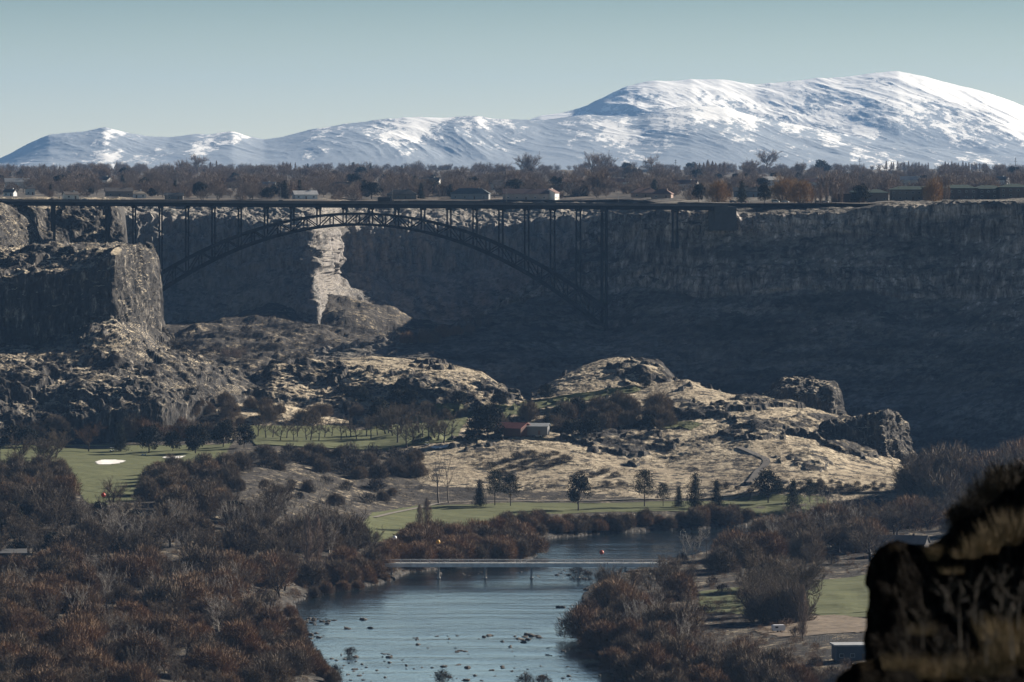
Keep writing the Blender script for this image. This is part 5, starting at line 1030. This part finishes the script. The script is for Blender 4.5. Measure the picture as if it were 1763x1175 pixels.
poprow((363,372), 298, (20, 24), "bare poplar in the small pair on the left skyline", "poplars paired on the left skyline")
poprow((487,494,501,508), 298, (18, 26), "bare poplar in the short row on the skyline left of the arch crown", "poplars in the short left skyline row")
poprow((200,), 300, (20, 22), "single narrow poplar on the far left skyline", None)
poprow((75,84,93,102,110), 303, (16, 24), "bare poplar in the loose clump on the far left skyline", "poplars clumped on the far left skyline", 1.3)
poprow(np.arange(1198, 1250, 7), 304, (22, 32), "bare poplar in the dense row on the right centre skyline", "poplars in the right centre skyline row", 1.2)
poprow(np.arange(1527, 1605, 6), 296, (14, 20), "bare poplar in the long level row on the right skyline", "poplars in the long right skyline row", 1.1)
poprow(np.arange(1626, 1700, 6), 296, (13, 20), "bare poplar in the far right skyline row", "poplars in the far right skyline row", 1.1)
poprow((1398,1404,1412,1424,1433,1440,1449), 352, (26, 42), "tall bare poplar behind the rim car park", "poplars behind the rim car park", 0.9)
poprow((1620,1627,1634), 345, (34, 42), "bare poplar standing before the modern office blocks", "poplars before the office blocks", 0.8)
# masses of bare trees, nearer rows as single trees
rq = random.Random(99)
for i, (u0_, u1_, v0_, v1_, n_, lb, gp) in enumerate([(20,470,1010,1150,16,"pale limbed bare tree rising above the rust left thicket","pale trees in the left thicket"),(1080,1330,1070,1170,8,"pale limbed bare tree rising above the right thicket","pale trees in the right thicket"),(40,640,900,960,12,"pale limbed bare tree in the dark left wood","pale trees in the left wood"),(1290,1500,910,960,7,"pale limbed bare tree in the right wood","pale trees in the right wood")]):
    for k in range(n_): plant('birch', rq.uniform(u0_, u1_), rq.uniform(v0_, v1_), rq.uniform(50, 70), "pale_bare_tree", lb, "tree", gp, wide=rq.uniform(0.9, 1.3))
NPL = [0]
HOUSEU = [(a[0], a[1]) for a in HS]+[(a[0], a[1]) for a in EX]
def fplat(u, v, rr):
    h = hit(u, v, skip=("cliff_terrain", "canyon_wall", "far_canyon_wall"))
    if h is None: return
    for hu, hv in HOUSEU:
        if abs(u-hu) < 16 and -1 < v-hv < 12: return
    if v > 341 and u > 1440: return
    if 160 < 0: return
    k = rr.choice(['bareplat']*5+['domegrey', 'round', 'round', 'spruce']); H_ = rr.uniform(17, 32)*(0.8+0.5*(v-300)/45)
    if k in ('round', 'spruce'): H_ *= 0.75
    NPL[0] += 1
    plant(k, u, v, H_, "evergreen_tree" if k in ('round', 'spruce') else "bare_tree", "dark evergreen among the bare trees of the plateau suburb" if k in ('round', 'spruce') else "bare tree in the wooded suburb on the plateau", "evergreen tree" if k in ('round', 'spruce') else "tree",
          "dark evergreens of the plateau suburb" if k in ('round', 'spruce') else "bare trees of the plateau suburb", wide=rr.uniform(0.9, 1.3), at=h)
fill([(-10,304),(1770,304),(1770,338),(1440,338),(1230,342),(1100,338),(560,340),(240,334),(-10,334)], 34, 8.5, fplat, seed=41)
def fnear(u, v, rr):
    h = hit(u, v, skip=("cliff_terrain", "canyon_wall", "far_canyon_wall"))
    if h is None or u > 1420: return
    for a_ in HS:
        if abs(u-a_[0]) < a_[2]*1.5+6 and -2 < v-a_[1] < 14: return
    OVER.append((rr.choice(['bareplat', 'domegrey']), h, rr.uniform(5, 10)))
fill([(-10,326),(1420,326),(1420,346),(1240,348),(-10,345)], 15, 5, fnear, seed=43)
# stuff: merged masses
def mass(name, pts_, protos, mats_, label_none=None, hmul=(0.8, 1.2), sub=1.0, seed=1):
    rg = np.random.default_rng(seed); VV = []; FF = []; MI = []; b = 0
    for i, (x, y, z, H) in enumerate(pts_):
        p = protos[int(rg.integers(len(protos)))]; s = H/p.H*rg.uniform(*hmul); a = rg.uniform(0, 6.28); ca, sa = math.cos(a), math.sin(a); wv_, wf, cv, cf = p.raw
        if sub < 1: cf = cf[rg.random(len(cf)) < sub]
        for v, f, m in ((wv_, wf, 0), (cv, cf, 1)):
            if m == 0 and sub < 1 and H < 4: continue
            w = np.stack([(v[:, 0]*ca-v[:, 1]*sa)*s+x, (v[:, 0]*sa+v[:, 1]*ca)*s+y, v[:, 2]*s+z], 1); VV.append(w.astype(np.float32)); FF.append(f+b); MI.append(np.full(len(f), m)); b += len(w)
    me = np_mesh(name, np.concatenate(VV), np.concatenate(FF)); me.polygons.foreach_set("material_index", np.concatenate(MI).astype(np.int32))
    for m in mats_: me.materials.append(m)
    o = bpy.data.objects.new(name, me); C.objects.link(o); o["kind"] = "stuff"; return o
pts_ = []
for i in range(1500):
    d_ = 4350*math.exp(random.uniform(0, 0.9)**1.15); u = random.uniform(-60, 1830); x = (u-U0)/F*d_; pts_.append((x, d_, zat(x, d_, only=("plateau",)), random.uniform(7, 14)))
pts_ = [q for q in pts_ if not any(abs(U0+F*q[0]/q[1]-e[0]) < 14 and -3 < (V0-F*(q[2]-ZC)/q[1])-e[1]-2 < 14 for e in EX)]
pts_ += [(h[0], h[1], h[2], H) for k, h, H in OVER if h[1] > 3500]
mass("woodland", pts_, PR['bareplat']+PR['domegrey'][:3], [b_grey, t_plat], sub=0.25, seed=3)
ov = [(h[0], h[1], h[2]-0.1, H) for k, h, H in OVER if h[1] <= 3500]
ov2 = [(h[0], h[1], h[2]-0.1, H) for k, h, H in OVER if h[1] <= 3500 and k != 'dome']; ov = [(h[0], h[1], h[2]-0.1, H) for k, h, H in OVER if h[1] <= 3500 and k == 'dome']
if ov: mass("thicket", ov, PR['dome'], [b_dark, t_rust], sub=0.9, seed=4)
if ov2: mass("thicket", ov2, PR['domegrey'], [b_dark, t_grey], sub=0.8, seed=6)
print('over', len(OVER), len(ov))
# undergrowth: low brush on the floor of the thickets, sage on the slopes
def scatter(n, poly, hrange, only=None, cond=None, seed=1):
    rr = random.Random(seed); xs = [p[0] for p in poly]; ys = [p[1] for p in poly]; out = []; tries = 0
    while len(out) < n and tries < n*6:
        tries += 1; u = rr.uniform(min(xs), max(xs)); v = rr.uniform(min(ys), max(ys))
        if not pip(u, v, poly): continue
        h = hit(u, v)
        if h is None or (h[2] < 1.2 and inriver(h, 0.3)): continue
        if cond and not cond(h): continue
        out.append((h[0], h[1], h[2]-0.15, rr.uniform(*hrange)*(0.5+rr.random()**2)))
    return out
ug = scatter(1200, [(-30,870),(230,880),(560,885),(665,950),(672,1000),(560,1016),(500,1050),(510,1110),(545,1178),(-30,1178)], (1.8, 3.2), seed=51)
ug += scatter(1200, [(1180,925),(1300,905),(1560,900),(1763,860),(1763,980),(1500,985),(1380,1000),(1380,1100),(1500,1175),(1075,1178),(1000,1100),(1000,1040),(1060,1000)], (1.8, 3.2), seed=52)
ug += scatter(250, [(670,930),(900,915),(930,955),(900,968),(670,995)], (1.5, 2.5), seed=53)
mass("undergrowth", ug, PR['bush'], [b_dark, t_rust], sub=0.6, seed=5)
def nz(scale, thr, sd): return lambda h: float(fbm2(np.array([h[0]/scale]), np.array([h[1]/scale]), 3, sd)[0]) > thr
sg = scatter(1500, [(0,590),(150,560),(270,590),(460,665),(450,690),(300,705),(0,715)], (0.9, 2.2), seed=61, cond=nz(20, -0.05, 5))
sg += scatter(900, [(440,630),(640,613),(830,640),(905,700),(700,705),(440,690)], (0.8, 2.0), seed=62, cond=nz(16, 0.0, 6))
sg += scatter(2600, [(930,660),(1060,618),(1180,650),(1440,712),(1540,760),(1600,828),(1400,840),(1280,845),(1000,850),(860,850),(740,840),(760,790),(900,755),(1000,735)], (0.6, 1.9), seed=63, cond=nz(18, 0.02, 7))
sg += scatter(900, [(380,780),(560,775),(730,780),(740,830),(700,870),(560,880),(400,870)], (0.9, 2.0), seed=64)
sg += scatter(900, [(270,590),(560,530),(700,570),(640,600),(590,612),(460,625),(330,625)], (1.2, 3.0), seed=65, cond=nz(30, -0.1, 8))
sg += scatter(300, [(0,712),(120,712),(200,740),(0,735)], (0.6, 1.4), seed=66)
mass("sagebrush", sg, PR['bush'], [b_dark, t_shrub], sub=0.35, seed=7)
print("plants", round(time.time()-T0, 1), {k: v for k, v in CNT.items()})
# ================================================================== BOULDERS IN AND BESIDE THE RIVER
m_rock = ground_mat("river_boulder", (0.24,0.21,0.175), (0.13,0.115,0.10), (0.06,0.055,0.05), (0.05,0.046,0.043), (0.11,0.10,0.09), 0.1, 0.5, 0.4, 6.0)
RKM = []
for i in range(6):
    bm = bmesh.new() if False else None
    n = 14; m_ = 9; th = np.linspace(0, 2*np.pi, n, endpoint=False); ph = np.linspace(0, np.pi, m_)
    P = np.array([[math.sin(p)*math.cos(t), math.sin(p)*math.sin(t), math.cos(p)] for p in ph for t in th])
    dsp = 1+0.45*fbm3(P[:, 0]*1.3+i*9, P[:, 1]*1.3, P[:, 2]*1.3, 3, 90+i); P = P*dsp[:, None]*[1.0, 0.8, 0.42]
    fc = [(a*n+b, a*n+(b+1) % n, (a+1)*n+(b+1) % n, (a+1)*n+b) for a in range(m_-1) for b in range(n)]
    me = np_mesh("boulder", P, fc); me.materials.append(m_rock); RKM.append(me)
def rock(u, v, s, lb, grp, z=0.0):
    d_ = (ZC-z)*F/(v-V0); o = bpy.data.objects.new("boulder", random.choice(RKM)); C.objects.link(o); o.location = ((u-U0)/F*d_, d_, z); o.scale = (s*random.uniform(0.8, 1.4), s, s*random.uniform(0.7, 1.1)); o.rotation_euler = (random.uniform(-0.2, 0.2), random.uniform(-0.2, 0.2), random.uniform(0, 6.28))
    tag(o, lb, "boulder", grp)
def rocks(poly, n, sr, lb, grp, seed):
    rr = random.Random(seed); xs = [p[0] for p in poly]; ys = [p[1] for p in poly]; k = 0
    while k < n:
        u, v = rr.uniform(min(xs), max(xs)), rr.uniform(min(ys), max(ys))
        if pip(u, v, poly): rock(u, v, rr.uniform(*sr)*(0.6+rr.random()**3), lb, grp); k += 1
rocks([(500,1068),(540,1064),(580,1070),(574,1078),(540,1078),(505,1076)], 34, (0.5, 1.3), "boulder in the string off the left bank below the footbridge", "boulders off the left bank", 1)
rocks([(510,1092),(555,1090),(560,1100),(515,1102)], 12, (0.5, 1.2), "boulder in the second string off the left bank", "boulders in the second string", 2)
rocks([(560,1125),(700,1125),(730,1150),(640,1175),(545,1172)], 44, (0.4, 1.2), "dark boulder in the shallows at the bottom of the river", "boulders in the bottom left shallows", 3)
rocks([(700,1098),(880,1092),(1000,1110),(980,1135),(860,1140),(720,1120)], 36, (0.4, 1.2), "dark boulder in the middle of the wide shallows", "boulders in the middle shallows", 4)
rocks([(740,1145),(1010,1148),(1050,1172),(740,1175)], 40, (0.4, 1.2), "dark boulder along the bottom of the river", "boulders along the bottom of the river", 5)
rocks([(885,1095),(935,1093),(932,1102),(888,1106)], 16, (0.9, 1.7), "dark boulder in the black reef near the right bank", "boulders of the black reef", 6)
rocks([(925,985),(1020,980),(1080,985),(1060,996),(960,1000),(920,994)], 28, (0.5, 1.4), "pale boulder on the gravel islet behind the footbridge", "boulders on the gravel islet", 7)
rocks([(740,985),(900,980),(905,990),(750,993)], 14, (0.5, 1.3), "pale boulder in the dark water under the footbridge", "boulders under the footbridge", 8)
rocks([(530,1018),(600,1010),(660,1003),(662,1008),(600,1016),(545,1026)], 22, (0.5, 1.4), "pale boulder on the left bank beside the footbridge", "boulders on the left bank", 9)
for u, v, s, lb in ((625,1068,2.0,"largest flat boulder in open water off the left bank"),(599,1084,1.6,"dark jagged boulder below the flat one off the left bank"),(636,1083,1.3,"boulder right of the dark jagged one"),(965,1047,1.9,"lone flat boulder near the right bank in open water"),(787,1124,1.2,"lone dark boulder in the centre of the shallows"),(612,1133,1.3,"boulder carrying a leafless tuft in the shallows")): rock(u, v, s, lb, None)
for u, v, h, lb in ((602,1130,17,"small bare tuft bush on a boulder in the shallows"),(543,1155,26,"bare bush at the left water's edge near the bottom"),(574,1165,22,"bare bush right of the one at the left water's edge"),(762,1178,26,"bare bush at the bottom edge of the river"),(905,1182,24,"bare bush at the bottom edge below the black reef"),(935,1182,22,"second bare bush at the bottom edge below the reef"),(995,992,20,"reddish bush on the gravel islet"),(1012,994,14,"small reddish bush right on the gravel islet")):
    d_ = ZC*F/(v-V0); plant('bush', u, v, h, "bare_bush", lb, "bush", at=((u-U0)/F*d_, d_, 0.1))

for i, (u, v, h, k) in enumerate([(512,1102,30,'dome'),(522,1122,28,'dome'),(508,1085,26,'dome'),(538,1142,26,'domegrey'),(546,1162,30,'dome'),(560,1172,26,'dome'),(498,1066,24,'dome'),(572,1180,26,'domegrey'),(640,1008,18,'dome'),(615,1016,18,'dome'),(590,1019,20,'dome'),(562,1024,22,'dome'),(540,1030,20,'domegrey'),(660,1003,18,'dome')]):
    d_ = ZC*F/(v-V0); plant(k, u, v, h, "bare_shrub", "rust shrub rooted at the waterline of the left bank" , "shrub", "rust shrubs along the left waterline", at=((u-U0)/F*d_, d_, 0.1))
# ================================================================== FOREGROUND LEDGE (close to the lens, out of focus)
m_near = ground_mat("shaded_near_basalt", (0.045,0.035,0.022), (0.022,0.018,0.012), (0.006,0.0055,0.005), (0.003,0.003,0.003), (0.012,0.011,0.010), 0.9, 0.985, 0.5, 40)  # basalt colour blackened to hold the ledge's backlit shade
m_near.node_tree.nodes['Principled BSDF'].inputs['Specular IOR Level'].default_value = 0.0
def nearrock(name, u0, u1, d0, top, bot=1400, step=2.2, seed=1, lbm=m_near, thick=14):
    U = np.arange(u0, u1, step); L = []; rj = random.Random(seed); tp = []
    for (ua, va), (ub, vb_) in zip(top, top[1:]):
        m = max(1, int((ub-ua)/13)); tp += [(ua+(ub-ua)*k/m, va+(vb_-va)*k/m+(rj.uniform(-8, 8) if k else 0)) for k in range(m)]
    top = tp+[top[-1]]
    n = 3
    L.append(LV((u0, d0-1.0, bot), (u1, d0-3, bot)))
    L.append(LV(*[(u, d0+(u-u0)*0.004, v+ (bot-v)*0.45) for u, v in top])); L.append(LV(*[(u, d0+0.8+(u-u0)*0.004, v+14) for u, v in top]))
    L.append(LV(*[(u, d0+1.6+(u-u0)*0.004, v) for u, v in top])); L.append(LV(*[(u, d0+thick*0.5, v+3) for u, v in top])); L.append(LV(*[(u, d0+thick, bot) for u, v in top]))
    D = []; Z = []
    for t, p in L:
        uu = [q[0] for q in p]; D.append(smooth1(np.interp(U, uu, [q[1] for q in p]), 2)); Z.append(ZC-(smooth1(np.interp(U, uu, [q[2] for q in p]), 2)-V0)/F*D[-1])
    rows = [20, 50, 26, 20, 10]; Y = []; Zz = []
    for i, r in enumerate(rows):
        for k in range(r+(i == len(rows)-1)): t = k/r; Y.append(D[i]*(1-t)+D[i+1]*t); Zz.append(Z[i]*(1-t)+Z[i+1]*t)
    Y = np.array(Y); Zz = np.array(Zz); X = (U[None]-U0)/F*Y
    dsp = 0.10*fbm3(X*3, Y*3, Zz*1.5, 5, seed)+0.25*fbm3(X*0.9, Y*0.9, Zz*0.6, 3, seed+5); Y = Y-dsp; Zz = Zz+0.35*fbm3(X*4, Y*4, Zz*4, 4, seed+9)*0.12
    X = X+0.05*fbm3(X*5, Y*5, Zz*5, 3, seed+12)
    R, Cn = X.shape; idx = np.arange(R*Cn).reshape(R, Cn); Fc = np.stack([idx[:-1, :-1], idx[:-1, 1:], idx[1:, 1:], idx[1:, :-1]], -1).reshape(-1, 4)
    o = link(name, np_mesh(name, np.stack([X, Y, Zz], -1).reshape(-1, 3), Fc), lbm); return o
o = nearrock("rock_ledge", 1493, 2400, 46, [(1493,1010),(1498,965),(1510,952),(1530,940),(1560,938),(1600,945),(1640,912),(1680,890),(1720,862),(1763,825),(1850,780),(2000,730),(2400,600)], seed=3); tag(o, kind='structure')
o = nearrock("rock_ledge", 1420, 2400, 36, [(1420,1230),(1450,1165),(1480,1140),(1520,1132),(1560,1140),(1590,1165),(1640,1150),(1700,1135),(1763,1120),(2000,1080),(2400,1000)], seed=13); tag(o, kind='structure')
# dark bush on the ledge
def nearplant(u, vb, d, gen, wood, crown, name, label, cat, s=1.0, rz=0.0, group=None):
    (wv_, wf), (cv, cf) = gen; r = empty(name, pt(u, vb, d), rz, s); tag(r, label, cat, group)
    a = link("stem", np_mesh("stem", wv_, wf), wood, r); b = link("foliage", np_mesh("foliage", cv, cf), crown, r); return r
t_ndark = twig_mat("near_dark_twigs", [(0.022, 0.019, 0.015), (0.03, 0.025, 0.02)]); t_nbr = twig_mat('near_brown_twigs', [(0.05, 0.038, 0.026), (0.065, 0.048, 0.03)]); t_dry = twig_mat("dry_grass_blades", [(0.20, 0.145, 0.075), (0.12, 0.09, 0.055), (0.25, 0.18, 0.09), (0.08, 0.062, 0.04)]); t_pt = twig_mat("near_pale_twigs", [(0.16, 0.14, 0.115), (0.10, 0.09, 0.075)])
def small(gen, f):
    (a, b), (c, d) = gen; return (a*f, b), (c*f, d)
for i, (u, vb, d, s, lb) in enumerate([(1790,925,62,0.11,"dark twiggy bush at the right edge above the foreground ledge"),(1725,915,58,0.085,"dark twiggy bush left of the one at the right edge"),(1672,925,56,0.055,"small dark twiggy bush leftmost on the foreground ledge"),(1850,960,66,0.15,"large dark bush cut off by the right edge"),(1745,880,64,0.07,"dark twiggy bush on top of the foreground ledge")]):
    nearplant(u, vb, d, small(gen_dome(303+i, 9, 11, 7000, 0.09), s), b_dark, t_nbr if i % 2 else t_ndark, "dark_bush", lb, "bush")
def tuft(seed, H, W, n):
    rg = np.random.default_rng(seed); a = rg.uniform(0, 6.28, n); r = W*0.25*np.sqrt(rg.uniform(0, 1, n)); B = np.stack([np.cos(a)*r, np.sin(a)*r, np.zeros(n)], 1)
    D = unit(np.stack([np.cos(a)*0.35, np.sin(a)*0.35, np.ones(n)], 1)+rg.normal(size=(n, 3))*0.22); L_ = H*rg.uniform(0.5, 1, n)
    return (B[:3]*0.1, np.array([[0, 1, 2]])), slivers(B, D, L_, H*0.03, rg)
for i, (u, vb, d, H, W, n, lb) in enumerate([(1608,962,44,0.26,0.20,260,"bright dry grass tuft on the dark foreground ledge"),(1640,985,44,0.14,0.2,140,"low dry tuft right of the bright one on the ledge"),(1690,950,46,0.34,0.3,260,"dry grass tuft below the black bushes"),(1725,935,47,0.45,0.35,300,"tall dry grass tuft under the black bush"),
     (1755,920,48,0.5,0.4,340,"tall dry grass tuft at the right edge"),(1665,958,45,0.2,0.25,160,"dry grass tuft between the bright tuft and the black bushes"),(1560,1150,35,0.22,0.3,200,"dim dry tuft on the lowest foreground hump"),(1620,1165,35,0.3,0.3,260,"dim dry tuft right on the lowest foreground hump"),
     (1735,1100,38,0.36,0.4,300,"golden dry tuft in the lower right corner"),(1690,1160,34,0.3,0.4,280,"dry tuft at the bottom edge in the lower right"),(1590,1090,37,0.2,0.2,120,"faint dry tuft on the shaded rock face"),(1757,1140,34,0.4,0.4,300,"dry grass tuft in the bottom right corner")]):
    g = tuft(400+i, H*0.6, W*1.8 if i else W*0.6, n); r = empty("grass_tuft", pt(u, vb+4, d-0.9)); tag(r, lb, "grass tuft", "dry grass tufts on the foreground ledge"); link("blades", np_mesh("blades", *g[1]), t_dry, r)
for i, (u, vb, d, s, lb) in enumerate([(1655,1110,37,0.10,"pale dead branch standing before the black rock face"),(1590,1115,36.5,0.06,"small dead branch left of the pale standing one"),(1700,1140,34,0.09,"tangled dead branches at the lower right"),(1745,1130,33,0.10,"dead branches in the bottom right corner"),(1625,1165,34,0.07,"dead twigs on the lowest hump"),(1680,1070,38,0.09,"forked dead branch right of the pale standing one"),(1725,1050,39,0.08,"thin dead branch high on the rock face"),(1560,1130,35,0.05,"low dead twigs at the left of the lowest hump"),(1630,1050,38,0.07,"dead branch stub high on the black rock face"),(1755,1080,38,0.10,"dead branches against the rock at the right edge")]):
    nearplant(u, vb, d-1.2, small(gen_bare(500+i, 8, 6, limbs=5, subs=2, twigs=2, tw=0.05, h0=0.3, tr=0.012), s*0.55), b_grey, t_pt, "dead_branch", lb, "branch")
# ------------------------------------------------------------------ haze: one closed box of thin air round the whole scene
def haze():
    m = bpy.data.materials.new("haze"); m.use_nodes = True; t = m.node_tree; t.nodes.remove(t.nodes["Principled BSDF"])
    v = t.nodes.new("ShaderNodeVolumePrincipled"); v.inputs["Color"].default_value = (0.27, 0.52, 0.96, 1); v.inputs["Density"].default_value = 1.5e-5
    v.inputs["Anisotropy"].default_value = 0.0
    t.links.new(v.outputs[0], t.nodes["Material Output"].inputs["Volume"])
    b = MB().box(-14500, 14500, -400, 34500, -5, 760); tag(b.build("haze", m), kind='stuff')
haze()
print("script", round(time.time()-T0, 1))
